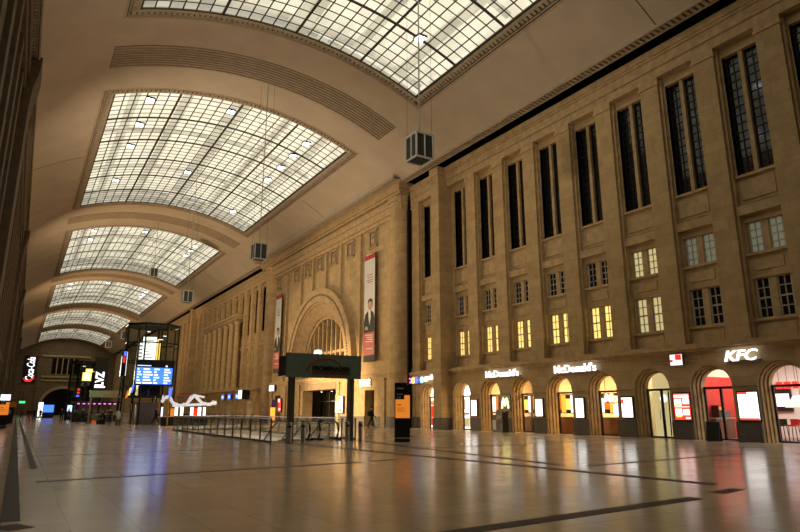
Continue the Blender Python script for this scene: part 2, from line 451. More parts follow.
# ---- cornice mouldings where the vault meets the walls
def fluted(name, x0, x1, z, y0, y1):
    b = MB(); pt = M['plaster_trim']
    s = 1 if x1 > x0 else -1
    b.box(x0, x0 + s * .10, y0, y1, z - .10, z + .12, pt); b.box(x0 + s * .10, x0 + s * .16, y0, y1, z + .02, z + .14, M['groove'])
    b.box(x0 + s * .16, x0 + s * .22, y0, y1, z - .04, z + .14, pt); b.box(x1 - s * .08, x1, y0, y1, z - .06, z + .14, pt)
    b.box(x0 + s * .22, x1 - s * .08, y0, y1, z + .06, z + .16, M['groove'])
    n = int((y1 - y0) / .34)
    for i in range(n):
        y = y0 + i * (y1 - y0) / n
        b.box(x0 + s * .24, x1 - s * .10, y, y + .2, z - .02, z + .10, pt)
    return S(b.build(name))
ZE = vz(28.5)
fluted('cornice_right_near', 28.45, 29.3, ZE - .05, Y0, 46.6)
fluted('cornice_right_middle', 27.55, 28.4, ZE - .05, 46.0, 86.2)
fluted('cornice_right_far', 28.45, 29.3, ZE - .05, 86.2, Y1)
fluted('cornice_left', -1.45, -2.25, ZE - .05, Y0, Y1)
b = MB(); b.box(27.55, 28.6, 46.0, 86.2, ZE, ZE + .3); S(b.build('cornice_right_return', M['plaster']))
b = MB(); b.box(29.3, 32, Y0, Y1, ZE + .9, ZE + 1.2); b.box(29.2, 29.3, Y0, Y1, ZE + .05, ZE + 1.2); b.box(28.3, 29.4, 45.2, 86, ZE + .3, ZE + .5); S(b.build('trim_1', M['void']))  # black boxes paint the darkness of the gap above the wall

# ---- the facade of the entrance side
def archpts(c, r, zs, z0, n=20):
    pts = [(c + r, z0)] + [(c + r * math.cos(PI * i / n), zs + r * math.sin(PI * i / n)) for i in range(n + 1)] + [(c - r, z0)]
    return pts
def arch_ring(b, c, zs, prof, z0=0, n=20, mat=None):
    rows = [[(x, y, z) for (y, z) in archpts(c, r, zs, z0, n)] for (r, x) in prof]
    m = len(rows[0]); vs = [p for r in rows for p in r]; fs = []
    for i in range(len(rows) - 1):
        for k in range(m - 1): fs.append((i * m + k, i * m + k + 1, (i + 1) * m + k + 1, (i + 1) * m + k))
    b.add(vs, fs, mat)
BAY = 3.48
NEAR = [15.0 + BAY * k for k in range(-3, 8)]
B0 = 44.15
FAR = [88.9 + BAY * j for j in range(0, 36)]
PORT = [c for c in FAR if 97 < c < 121]
def bay_wall(b, c, y0, y1, arch=True, m=M['sand']):
    t = M['sand_trim']
    H = 4.62
    if arch:
        pts = [(y1, 0), (y1, H), (y0, H), (y0, 0)] + archpts(c, 1.12, 2.65, 0)[::-1]
        b.poly([(XW, y, z) for y, z in pts], m)
        arch_ring(b, c, 2.65, [(1.12, XW), (1.12, 30.14), (1.05, 30.14), (1.05, 30.38), (.98, 30.38), (.98, 30.62), (.91, 30.6), (.91, 30.92), (1.6, 30.92)], mat=t)
        for yy, sg in ((y0, 1), (y1, -1)):                    # impost line
            e = c - 1.12 if sg == 1 else c + 1.12
            b.box(XW - .035, XW + .05, min(yy, e), max(yy, e), 2.60, 2.66, M['sand_dark'])
    else:
        b.poly([(XW, y0, 0), (XW, y1, 0), (XW, y1, H), (XW, y0, H)], m)
    XR = XW + .46
    wins = [(5.86, 7.86, .90), (9.16, 10.76, .90), (13.3, 20.2, .93)]
    z = H
    for (a, d, hw) in wins:
        b.quad((XR, y0, z), (XR, y1, z), (XR, y1, a), (XR, y0, a), m)
        b.quad((XR, y0, a), (XR, c - hw, a), (XR, c - hw, d), (XR, y0, d), m); b.quad((XR, c + hw, a), (XR, y1, a), (XR, y1, d), (XR, c + hw, d), m)
        xd = XR + .5
        b.quad((XR, c - hw, a), (xd, c - hw, a), (xd, c - hw, d), (XR, c - hw, d), t); b.quad((XR, c + hw, a), (xd, c + hw, a), (xd, c + hw, d), (XR, c + hw, d), t)
        b.quad((XR, c - hw, a), (XR, c + hw, a), (xd, c + hw, a), (xd, c - hw, a), t); b.quad((XR, c - hw, d), (XR, c + hw, d), (xd, c + hw, d), (xd, c - hw, d), t)
        b.quad((xd, c - hw - .3, a - .3), (xd, c + hw + .3, a - .3), (xd, c + hw + .3, d + .3), (xd, c - hw - .3, d + .3), M['void'])
        b.box(XR - .14, XR + .1, c - hw - .12, c + hw + .12, a - .14, a, t)          # sill
        z = d
    b.quad((XR, y0, z), (XR, y1, z), (XR, y1, 22.5), (XR, y0, 22.5), m)
    # raised panels, hood slab and stepped jambs
    for (za, zb, hw) in ((4.95, 5.6, .82), (11.95, 12.95, .85)):
        b.box(XR - .05, XR + .02, c - hw, c + hw, za, zb, t)
    b.box(XR - .05, XR + .02, c - .7, c + .7, 8.25, 8.75, t)
    b.box(XR - .26, XR + .05, c - 1.08, c + 1.08, 11.15, 11.62, t); b.box(XR - .18, XR + .05, c - 1.0, c + 1.0, 11.62, 11.74, M['sand_dark'])
    for sg in (-1, 1):
        b.box(XR - .10, XR + .05, c + sg * 1.0, c + sg * 1.09, 4.7, 20.4, t)
        b.box(XR - .06, XR + .35, c + sg * .93, c + sg * .985, 13.3, 20.2, t)
def wall_bays(name, cs, ya, yb, arches=True):
    b = MB(); b.mi(M['sand'])
    cs = sorted(cs)
    edges = [ya] + [(cs[i] + cs[i + 1]) / 2 for i in range(len(cs) - 1)] + [yb]
    for i, c in enumerate(cs): bay_wall(b, c, edges[i], edges[i + 1], arches)
    t = M['sand_trim']
    b.box(29.62, 30.4, ya, yb, 4.62, 4.78, t); b.box(29.78, 30.4, ya, yb, 4.5, 4.62, t); b.box(29.86, 30.4, ya, yb, 4.78, 4.9, t)
    # entablature
    b.box(29.96, 30.6, ya, yb, 20.75, 21.35, t); b.box(29.90, 30.6, ya, yb, 21.35, 21.95, t); b.box(29.80, 30.6, ya, yb, 21.95, 22.1, t)
    b.box(29.70, 30.6, ya, yb, 22.1, 22.5, t)
    b.box(29.93, 30.4, ya, yb, 21.30, 21.35, M['sand_dark'])
    return S(b.build(name))
wall_bays('wall_right_near', NEAR, NEAR[0] - 1.74, 41.1)
wall_bays('wall_right_corner', [B0], 41.1, 47.2)
wall_bays('wall_right_far', FAR, 85.6, FAR[-1] + 1.74)
b = MB(); b.box(30, 30.4, Y0, NEAR[0] - 1.74, 0, 22.5); b.box(30, 30.4, FAR[-1] + 1.74, Y1, 0, 22.5); S(b.build('wall_right_ends', M['sand']))
b = MB(); b.box(37.4, 37.6, Y0, 86, 0, 5); S(b.build('wall_shop_back', M['int_wall']))
b = MB(); b.box(30.98, 37.5, Y0, 160, 4.3, 4.5); S(b.build('ceiling_shop', M['int_white']))
b = MB(); b.box(31.9, 32.2, Y0, Y1, 4.5, 24); S(b.build('wall_behind_windows', M['void']))
# pilasters (each one its own piece of trim)
b = MB()
b.box(0, .45, -.60, .60, 4.9, 20.75, M['sand']); b.box(.22, .47, -.72, .72, 4.9, 20.6, M['sand_trim'])
b.box(-.08, .45, -.68, .68, 20.3, 20.45, M['sand_trim']); b.box(-.05, .45, -.64, .64, 20.45, 20.78, M['sand_trim']); b.box(-.04, .4, -.64, .64, 4.78, 5.15, M['sand_trim'])
pil = b.build('pilaster_trim', loc=(XW, NEAR[0] + 1.74, 0)); S(pil)
for c in NEAR[1:-1]: dup(pil, (XW, c + 1.74, 0))
for i, c in enumerate(FAR[:-1]): dup(pil, (XW, c + 1.74, 0))
dup(pil, (XW, 86.9, 0))
def big_pilaster(y0, y1):
    b = MB(); b.box(29.08, 30.5, y0, y1, 0.9, 22.2, M['sand']); b.box(28.98, 30.5, y0 - .08, y1 + .08, 21.75, 22.5, M['sand_trim']); b.box(29.0, 30.5, y0 - .05, y1 + .05, 0, .92, M['granite'])
    b.box(29.0, 30.5, y0 - .05, y1 + .05, 4.5, 4.8, M['sand_trim'])
    S(b.build('big_pilaster_trim'))
big_pilaster(40.85, 42.0); big_pilaster(131.2, 132.6); big_pilaster(162.5, 164); big_pilaster(193.8, 195.2)
dup(pil, (XW, 46.0, 0))
# plinths between the arches
def plinth(y0, y1):
    b = MB(); b.box(29.9, 30.12, y0, y1, 0, .88); b.box(29.93, 30.12, y0, y1, .88, .95); S(b.build('baseboard_plinth', M['granite']))
for i in range(len(NEAR) - 1): plinth(NEAR[i] + 1.13, NEAR[i + 1] - 1.13)
plinth(NEAR[-1] + 1.13, 40.8); plinth(42.05, B0 - 1.13); plinth(B0 + 1.13, 46.8)
for i in range(18): plinth(FAR[i] + 1.13, FAR[i + 1] - 1.13)
# drain pipe in the corner beside the pavilion
b = MB(); b.box(29.75, 30.36, 46.7, 47.05, 0, 22.4); o = b.build('corner_shade_trim', M['void']); S(o)  # black box paints the shade of the corner recess
b = MB(); b.tube([(29.5, 46.55, 0), (29.5, 46.55, 20.2)], .07, 8); tag(b.build('drain_pipe', M['iron']), 'dark vertical drain pipe in the corner beside the rounded pier', 'pipe')

# ---- windows
def win_small(kind):
    """pair of casements either side of a stone mullion; origin bay centre, facade plane"""
    return None
WIN_MAT = {'dark': M['glass_dark'], 'yellow': M['lit_yellow'], 'cream': M['lit_cream'], 'dim': M['lit_dim']}
wtpl = {}
wcount = [20]
def window(c, z0, z1, kind, tall=False, parts=True):
    key = (z0, kind, parts)
    if key not in wtpl:
        X = .46
        rb = MB(); t = M['sand_trim']
        if tall:
            rb.box(X + .08, X + .5, -.11, .11, z0, z1, t); spans = ((-.93, -.11), (.11, .93)); nx, nz = 2, 14; fm = M['iron']; bw = .022
        else:
            rb.box(X + .06, X + .4, -.17, .17, z0, z1, t); spans = ((-.84, -.17), (.17, .84)); nx, nz = 2, 4; fm = M['white_frame']; bw = .022
            for sg in (-1, 1): rb.box(X + .12, X + .4, sg * .84, sg * .92, z0, z1, t)
        root = rb.build('window', loc=(XW, c, 0)); S(root)
        f = MB(); g = MB()
        for (a, d) in spans:
            gx = X + (.32 if tall else .18); g.quad((gx, a, z0), (gx, d, z0), (gx, d, z1), (gx, a, z1))
            for i in range(nx + 1):
                y = a + (d - a) * i / nx; y = min(max(y, a + .03), d - .03); f.box(gx - .05, gx + .02, y - bw - (.014 if i in (0, nx) else 0), y + bw + (.014 if i in (0, nx) else 0), z0, z1)
            for j in range(nz + 1):
                z = z0 + (z1 - z0) * j / nz; z = min(max(z, z0 + .03), z1 - .03); e = .04 if (not tall and j == 2 and z1 - z0 > 1.8) else bw
                f.box(gx - .05, gx + .02, a, d, z - e, z + e)
        g.build('window_pane', WIN_MAT[kind], root); f.build('window_frame', fm, root)
        wtpl[key] = root; o = root
    else: o = dup(wtpl[key], (XW, c, 0))
    o.name = 'window_%d' % wcount[0]; wcount[0] += 1
    return o
low = {7: 'yellow', 6: 'yellow', 5: 'yellow', 4: 'yellow', 3: 'yellow', 2: 'cream', 1: 'dark', 0: 'dark', -1: 'dark'}
upp = {2: 'cream', 1: 'dim', 0: 'dim'}
for k, c in zip(range(-3, 8), NEAR):
    window(c, 5.86, 7.86, low.get(k, 'dark')); window(c, 9.16, 10.76, upp.get(k, 'dark')); window(c, 13.3, 20.2, 'dark', True)
window(B0, 5.86, 7.86, 'yellow'); window(B0, 9.16, 10.76, 'dark'); window(B0, 13.3, 20.2, 'dark', True)
for j, c in enumerate(FAR[:24]):
    window(c, 5.86, 7.86, 'dark'); window(c, 9.16, 10.76, 'dark'); window(c, 13.3, 20.2, 'dark', True)

# ---- portico of the far wing
def portico():
    b = MB(); t = M['sand_trim']
    b.box(29.2, 30.4, 99.0, 120.4, 16.35, 16.75, t); b.box(28.95, 30.4, 98.6, 120.8, 16.75, 17.05, t); b.box(29.3, 30.4, 99.2, 120.2, 15.9, 16.35, M['sand_dark'])
    b.box(29.1, 30.4, 98.8, 120.6, 4.6, 5.0, t)
    S(b.build('portico_beam'))
    for y in (99.7, 102.9, 106.3, 109.8, 113.3, 116.8, 119.8):
        b = MB(); b.lathe([(.62, 5.0), (.62, 5.25), (.5, 5.35), (.5, 5.5), (.44, 15.3), (.5, 15.4), (.6, 15.7), (.6, 15.9)], 0, 0, 16, t); S(b.build('column_trim', loc=(29.6, y, 0), smooth=False))
portico()

# ---- the central pavilion
PC = 65.85
def pavilion():
    s, t, d = M['sand'], M['sand_trim'], M['sand_dark']
    b = MB(); b.mi(s)
    XP = 29.5
    y0, y1 = 49.2, 81.9
    pts = [(y1, 5.0), (y1, 20.4), (y0, 20.4), (y0, 5.0)] + archpts(PC, 9.2, 6.4, 5.0, 40)[::-1]
    b.poly([(XP, y, z) for y, z in pts], s)
    arch_ring(b, PC, 6.4, [(9.3, 29.6), (9.3, 28.85), (8.9, 28.78), (8.65, 28.85), (7.7, 28.85), (7.7, 29.02), (7.45, 29.02), (7.3, 29.2), (6.15, 30.0), (6.15, 30.15), (5.75, 30.15), (5.75, 30.7)], 5.0, 48, t)
    n = 84
    for i in range(n):                                   # bead course round the arch
        a = PI * (i + .5) / n
        y, z = PC + 8.45 * math.cos(a), 6.4 + 8.45 * math.sin(a)
        b.box(28.74, 28.9, y - .09, y + .09, z - .09, z + .09, d)
    # narrow strips between the panels
    for y in (77.0, 72.05, 68.35, 64.5, 60.5, 55.75):
        dy = abs(y - PC); zb = 6.4 + math.sqrt(max(0, 9.15 ** 2 - dy ** 2)) if dy < 9.15 else 5.0
        b.box(29.22, XP + .05, y - .24, y - .04, zb, 19.9, t); b.box(29.36, XP + .05, y + .02, y + .2, zb, 19.9, d)
    b.box(29.3, XP + .05, y0, y1, 20.0, 20.4, t)
    # square reliefs
    for y in (80.3, 73.9, 70.2, 66.45, 62.5, 58.3, 53.1):
        for (r, x, m) in ((.92, 29.40, t), (.78, 29.36, d)):
            for (ya, yb, za, zb) in ((y - r, y + r, 18.9 + r * 1.05 - .14, 18.9 + r * 1.05), (y - r, y + r, 18.9 - r * 1.05, 18.9 - r * 1.05 + .14), (y - r, y - r + .14, 18.9 - r * 1.05, 18.9 + r * 1.05), (y + r - .14, y + r, 18.9 - r * 1.05, 18.9 + r * 1.05)):
                b.box(x, XP + .02, ya, yb, za, zb, m)
        b.box(29.45, XP + .02, y - .6, y + .6, 18.25, 19.55, d); b.cbox(29.42, y, 18.9, .12, .62, .9, t); b.cbox(29.37, y, 19.05, .1, .3, .4, d)
    # entablature
    b.box(29.1, 30.6, 47.0, 85.5, 20.4, 21.1, t); b.box(28.95, 30.6, 46.9, 85.6, 21.1, 21.8, t); b.box(28.7, 30.6, 46.7, 85.8, 21.8, 22.1, t); b.box(28.5, 30.6, 46.5, 86.0, 22.1, 22.95, s)
    b.box(28.62, 30.6, 46.6, 85.9, 21.74, 21.8, d)
    # ground storey
    XG = 29.3
    op = [(52.35, 54.3, 3.45), (60.85, 70.15, 3.8), (77.6, 79.6, 3.45)]
    ys = [49.2] + [v for o in op for v in o[:2]] + [81.9]
    for i in range(0, len(ys), 2): b.box(XG, 30.6, ys[i], ys[i + 1], 0, 4.9, s); b.box(XG - .05, 30.6, ys[i] + .01, ys[i + 1] - .01, 0, .95, M['granite'])
    for (a, c, h) in op: b.box(XG, 30.6, a, c, h, 4.9, s)
    b.box(29.05, 30.6, 49.2, 81.9, 4.9, 5.12, t); b.box(29.2, 30.6, 49.2, 81.9, 4.75, 4.9, t); b.box(29.3, 30.6, 49.2, 81.9, 5.12, 5.3, t)
    for yy in (50.2, 56.6, 59.9, 71.0, 75.6, 80.7):
        b.box(XG - .12, XG + .02, yy, yy + .75, 0, 4.3, t); b.box(XG - .18, XG + .02, yy - .06, yy + .81, 4.3, 4.5, t)
    b.box(29.12, 29.4, 60.6, 70.4, 3.8, 4.55, M['sand_dark'])
    # black boxes standing in for the unlit space behind
    b.box(30.75, 30.9, 55, 77, 4.95, 16.0, M['void']); b.box(33.5, 33.7, 58, 73, 0, 4.9, M['void'])
    for (a, c, h) in (op[0], op[2]): b.box(30.2, 30.3, a, c, 0, h, M['void'])
    S(b.build('wall_right_pavilion'))
    # rounded piers
    for (a, c) in ((46.95, 49.3), (81.9, 84.6)):
        r = .95; x0 = 28.75; n = 8; prof = [(30.6, a)] + [(x0 + r - r * math.sin(PI / 2 * i / n), a + r - r * math.cos(PI / 2 * i / n)) for i in range(n + 1)] + [(x0 + r - r * math.cos(PI / 2 * i / n), c - r + r * math.sin(PI / 2 * i / n)) for i in range(n + 1)] + [(30.6, c)]
        def grow(e): return [(x if x > 30.5 else x - e * (1 if x < 29.9 else .5), y + (e if y > (a + c) / 2 else -e)) for x, y in prof]
        b = MB(); b.prism(prof, 'z', .9, 21.3, s); b.prism(grow(.05), 'z', 0, .95, M['granite']); b.prism(grow(.06), 'z', 4.85, 5.15, t)
        b.prism(grow(.05), 'z', 20.9, 21.1, t); b.prism(grow(.12), 'z', 21.3, 21.75, t); b.prism(grow(.06), 'z', 21.75, 22.0, t)
        S(b.build('pier_trim'))
pavilion()
# arch window of the pavilion
b = MB(); b.prism(archpts(PC, 5.8, 6.4, 5.0, 32), 'x', 30.66, 30.72, M['sand_dark']); o = b.build('window_1000'); S(o)
g = MB()
for k in range(-4, 5):
    y = PC + k * 1.22; h = math.sqrt(5.75 ** 2 - (k * 1.22) ** 2)
    g.box(30.3, 30.66, y - .14, y + .14, 5.0, 6.4 + h, M['sand_trim'])
g.box(30.4, 30.66, PC - 5.7, PC + 5.7, 8.0, 8.3, M['sand_trim'])
g.build('mullions', None, o)
g = MB()
for k in range(-5, 5):
    y = PC + (k + .5) * 1.22; dd = min(5.6, abs(k + .5) * 1.22 + .35); h = math.sqrt(5.7 ** 2 - dd ** 2)
    g.box(30.6, 30.655, y - .36, y + .36, 5.2, 6.4 + h - .1)
g.build('window_pane', M['glass_dark'], o)
# entrance screen
o = empty('door_1', (31.5, 65.5, 0)); S(o)
b = MB()
for y in (-4.6, -3.1, -1.55, 0, 1.55, 3.1, 4.6): b.box(-.06, .06, y - .05, y + .05, 0, 3.8)
b.box(-.06, .06, -4.6, 4.6, 2.5, 2.62); b.build('door_frame', M['black'], o)
b = MB(); b.box(-.01, .01, -4.6, 4.6, .02, 3.8); b.build('door_pane', M['glass_tower'], o)

# ---- left wall of platform piers, end walls
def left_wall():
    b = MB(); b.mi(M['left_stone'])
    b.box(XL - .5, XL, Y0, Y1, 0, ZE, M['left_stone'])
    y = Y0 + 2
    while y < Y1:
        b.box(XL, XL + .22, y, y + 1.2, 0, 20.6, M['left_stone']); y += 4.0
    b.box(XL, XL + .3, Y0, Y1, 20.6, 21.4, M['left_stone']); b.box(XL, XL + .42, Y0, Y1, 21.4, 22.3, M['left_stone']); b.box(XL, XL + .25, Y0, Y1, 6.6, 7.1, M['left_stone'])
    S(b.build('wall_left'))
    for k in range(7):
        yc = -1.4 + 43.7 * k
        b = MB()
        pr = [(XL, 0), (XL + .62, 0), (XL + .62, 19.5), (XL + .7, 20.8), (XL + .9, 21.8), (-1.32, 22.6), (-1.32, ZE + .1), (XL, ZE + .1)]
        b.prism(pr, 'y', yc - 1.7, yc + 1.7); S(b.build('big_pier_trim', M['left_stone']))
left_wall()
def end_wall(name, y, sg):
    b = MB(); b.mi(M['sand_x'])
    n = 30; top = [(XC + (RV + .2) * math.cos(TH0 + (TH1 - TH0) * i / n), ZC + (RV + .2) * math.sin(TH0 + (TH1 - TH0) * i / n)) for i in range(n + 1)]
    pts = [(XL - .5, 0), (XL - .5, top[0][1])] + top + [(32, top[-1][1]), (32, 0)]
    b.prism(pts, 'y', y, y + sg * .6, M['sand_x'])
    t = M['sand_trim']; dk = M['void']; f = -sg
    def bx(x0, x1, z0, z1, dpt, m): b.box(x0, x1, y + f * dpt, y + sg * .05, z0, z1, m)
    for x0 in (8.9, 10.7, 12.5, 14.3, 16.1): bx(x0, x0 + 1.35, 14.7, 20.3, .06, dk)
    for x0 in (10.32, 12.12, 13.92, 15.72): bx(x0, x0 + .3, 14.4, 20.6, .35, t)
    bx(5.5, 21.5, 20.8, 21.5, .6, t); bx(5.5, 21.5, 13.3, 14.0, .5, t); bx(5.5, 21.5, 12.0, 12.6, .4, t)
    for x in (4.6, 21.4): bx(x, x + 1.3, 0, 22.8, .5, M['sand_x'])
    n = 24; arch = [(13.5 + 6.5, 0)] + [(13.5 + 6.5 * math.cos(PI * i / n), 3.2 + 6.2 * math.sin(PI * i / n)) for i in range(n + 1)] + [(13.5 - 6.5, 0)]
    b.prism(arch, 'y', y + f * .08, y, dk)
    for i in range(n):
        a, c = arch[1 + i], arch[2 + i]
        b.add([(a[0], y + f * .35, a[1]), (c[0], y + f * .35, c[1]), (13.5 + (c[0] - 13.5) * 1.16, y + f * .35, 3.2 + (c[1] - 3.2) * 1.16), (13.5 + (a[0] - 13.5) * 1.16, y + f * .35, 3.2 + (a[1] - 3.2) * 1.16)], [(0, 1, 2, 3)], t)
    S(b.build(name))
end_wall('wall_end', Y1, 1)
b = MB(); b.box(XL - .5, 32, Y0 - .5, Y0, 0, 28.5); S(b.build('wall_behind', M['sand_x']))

# ---- shop doors in the arches
def door(n, c, center=True):
    o = empty('door_%d' % n, (30.86, c, 0)); S(o)
    f = MB()
    for y in (-.88, .88): f.box(-.05, .05, y - .05, y + .05, 0, 2.65)
    if center: f.box(-.05, .05, -.06, .06, 0, 2.6)
    f.box(-.06, .06, -.92, .92, 2.56, 2.68); f.box(-.05, .05, -.9, .9, 0, .08)
    f.build('door_frame', M['black'], o)
    g = MB(); g.poly([(0, y, z) for y, z in archpts(0, .93, 2.65, .05)]); g.build('door_pane', M['glass'], o)
    if center:
        h = MB()
        for y in (-.14, .14): h.tube([(-.06, y, 1.0), (-.10, y, 1.0), (-.10, y, 1.5), (-.06, y, 1.5)], .015, 6)
        h.build('door_handle', M['steel'], o)
    return o
for i, (k, c) in enumerate(zip(range(-3, 8), NEAR)): door(2 + i, c, k not in (0, 3, 4))
door(20, B0)
for i in range(3): door(21 + i, FAR[i], True)
for i in range(3, 16): door(30 + i, FAR[i], True)
# partitions of the shops
def partition(i, y):
    b = MB(); b.box(31.3, 37.4, y - .08, y + .08, 0, 4.3); S(b.build('wall_partition_%d' % i, M['int_wall']))
for i, y in enumerate((9.8, 20.24, 23.72, 37.95, 42.2, 47.2)): partition(i, y)
b = MB(); b.box(31.3, 37.4, 9.9, 20.1, .0, .02); S(b.build('floor_shop', M['int_floor']))
b = MB(); b.box(34.4, 34.6, 85.0, 160, 0, 4.3); S(b.build('wall_shop_far', M['void']))
area((33.6, 15.2, 4.2), None, 520, (1, .92, .84), 3, 9, 'shop_light')
area((33.2, 30.5, 4.2), None, 1300, (1, .66, .28), 2.5, 12, 'shop_light')
area((32.6, 22.0, 4.2), None, 110, (1, .95, .62), 1.5, 3, 'shop_light')
area((33.2, 39.4, 4.2), None, 700, (1, .78, .40), 2, 3, 'shop_light')
area((33.2, 43.6, 4.2), None, 700, (1, .72, .34), 2, 3, 'shop_light')

# ================================================================== SHOP FITTINGS
# red wall and tables of the chicken restaurant
b = MB(); b.box(31.3, 37.0, 20.06, 20.15, 0, 3.3); S(b.build('wall_red_partition', M['int_red']))
t = empty('kitchen_counter', (32.3, 19.75, 0), 'dark counter with steel fittings behind the red glazed arch', 'counter')
b = MB(); b.box(-.5, 1.2, -.25, .25, 0, 1.05); b.build('body', M['int_brown'], t)
b = MB(); b.box(-.55, 1.25, -.3, .28, 1.05, 1.1); b.build('worktop', M['steel'], t)
b = MB(); b.box(-.1, .4, -.2, .2, 1.1, 1.75); b.build('drinks_machine', M['black'], t)
b = MB(); b.box(.5, 1.0, -.2, .2, 1.1, 1.45); b.build('warmer', M['steel_dark'], t)
b = MB(); b.box(-.06, .36, -.23, -.2, 1.5, 1.68); b.build('display', M['led_orange'], t)
b = MB(); b.box(36.9, 37.1, 9.9, 20.0, 0, 4.2); S(b.build('wall_white_partition', M['int_white']))
t = empty('menu_board', (36.8, 18.9, 2.0), 'lit green and orange menu boards on the restaurant wall seen through the widest glazed arch', 'menu board')
b = MB(); b.box(-.06, .06, -.9, .9, -.55, .75); b.build('frame', M['black'], t)
b = MB(); b.box(-.09, -.06, .05, .8, .05, .68); b.build('green_screen', M['led_green'], t)
b = MB(); b.box(-.09, -.06, .05, .8, -.5, .0); b.build('orange_screen', M['led_orange'], t)
b = MB(); b.box(-.09, -.06, -.8, -.05, -.3, .4); b.build('white_screen', M['led_soft'], t)
def pendant(x, y, z, col, name, label, r=.16, h=.34):
    t = empty(name, (x, y, z), label, 'pendant lamp', 'pendant lamps in the chicken restaurant')
    b = MB(); b.tube([(0, 0, h), (0, 0, 4.3 - z)], .012, 6); b.build('cord', M['black'], t)
    b = MB(); b.lathe([(r, 0), (r, h), (r * .9, h + .02)], 0, 0, 16); b.build('shade', col, t)
for i, (y, l) in enumerate(((16.75, 'red pendant lamp beside the door post of the widest glazed arch'), (16.35, 'red pendant lamp hanging second from the door post of the widest arch'), (15.95, 'red pendant lamp hanging third from the door post of the widest arch'))):
    pendant(33.2, y, 2.55, M['led_red'], 'pendant_lamp', l)
def shade_lamp():
    t = empty('table_lamp', (34.2, 16.3, 1.62), 'large white cone lampshade hanging over the restaurant tables', 'lamp')
    b = MB(); b.lathe([(.75, 0), (.35, .55), (.3, .6)], 0, 0, 24); b.build('shade', M['int_white'], t)
    b = MB(); b.tube([(0, 0, .6), (0, 0, 2.65)], .015, 6); b.build('cord', M['black'], t)
shade_lamp()
def table(x, y, label):
    t = empty('dining_table', (x, y, .02), label, 'table', 'tables in the chicken restaurant')
    b = MB(); b.box(-.35, .35, -.4, .4, 1.0, 1.05); b.build('tabletop', M['int_white'], t)
    b = MB(); b.lathe([(.25, 0), (.25, .03), (.04, .05), (.04, 1.0)], 0, 0, 12); b.build('pedestal', M['black'], t)
table(33.0, 16.9, 'high white table just inside the widest glazed arch'); table(33.4, 16.1, 'high white table under the white cone lampshade'); table(33.4, 18.0, 'high white table in front of the red wall')
def stool(x, y, label, col):
    t = empty('bar_stool', (x, y, .02), label, 'stool', 'bar stools in the chicken restaurant')
    b = MB(); b.box(-.19, .19, -.19, .19, .70, .78); b.build('seat', M[col], t)
    b = MB(); b.box(.15, .19, -.19, .19, .78, 1.05); b.build('backrest', M[col], t)
    for sx in (-1, 1):
        for sy in (-1, 1):
            l = MB(); l.bar((sx * .15, sy * .15, .7), (sx * .19, sy * .19, 0), .03); l.build('leg', M['black'], t)
stool(32.3, 17.0, 'red stool nearest the door post of the widest arch', 'int_red'); stool(32.3, 16.45, 'black stool at the high table inside the widest arch', 'black'); stool(32.3, 15.9, 'red stool below the cone lampshade', 'int_red'); stool(33.0, 18.7, 'black stool beside the red panel door', 'black')
# counter and lit menu boards of the burger restaurant
t = empty('service_counter', (32.3, 30.8, 0), 'brown service counter running behind the arches of the burger restaurant', 'counter')
b = MB(); b.box(-.3, .3, -6.6, 6.6, 0, 1.0); b.build('body', M['int_brown'], t)
b = MB(); b.box(-.38, .38, -6.65, 6.65, 1.0, 1.06); b.build('worktop', M['steel_dark'], t)
mb_l = ['lit menu screen over the counter behind the arch beside the lit letter M', 'lit menu screen seen through the arch under the second burger lettering', 'lit menu screen behind the arch with a white script sign', 'lit menu screen in the arch next to the burger bin']
for i, c in enumerate((37.25, 33.65, 30.0, 26.35)):
    t = empty('menu_screen', (31.7, c, 1.85), mb_l[i], 'menu screen', 'menu screens over the burger counter')
    b = MB(); b.box(0, .08, -.86, .86, -.55, .7); b.build('casing', M['black'], t)
    b = MB()
    for y in (-.9, .9): b.box(.02, .06, y - .03, y + .03, .7, 2.45)
    b.build('hanger', M['black'], t)
    for j in range(4):
        b = MB(); b.box(-.02, 0, -.82 + j * .41, -.82 + j * .41 + .37, -.5 + .2 * ((j + i) % 2), .65 - .25 * ((j + i) % 3 == 0)); b.build('screen', M[('led_gold', 'led_orange', 'led_soft', 'led_yellow')[(i + j) % 4]], t)
b = MB(); b.box(36.0, 36.1, 23.8, 37.5, 0, 4.2); S(b.build('wall_menu_back', M['int_wall']))
t = empty('script_sign', (31.0, 25.35, 2.2), 'white script lettering with Mc hung in the glazed arch of the burger cafe', 'sign')
text('lettering', 'McC', .55, (31.0, 25.4, 2.25), FACE_W, M['led_white'], t, width=1.5, bold=.03, shear=.25)
b = MB(); b.box(.03, .06, -.8, .8, -.25, -.22)
for y in (-.7, .7): b.box(.03, .06, y - .015, y + .015, -.25, 2.1)
b.build('rail', M['black'], t)
t = empty('paper_notice', (30.84, 25.2, 1.55), 'white paper notice on the glass under the white script sign', 'notice'); b = MB(); b.box(0, .012, -.28, .16, -.4, .28); b.build('sheet', M['led_pale'], t)
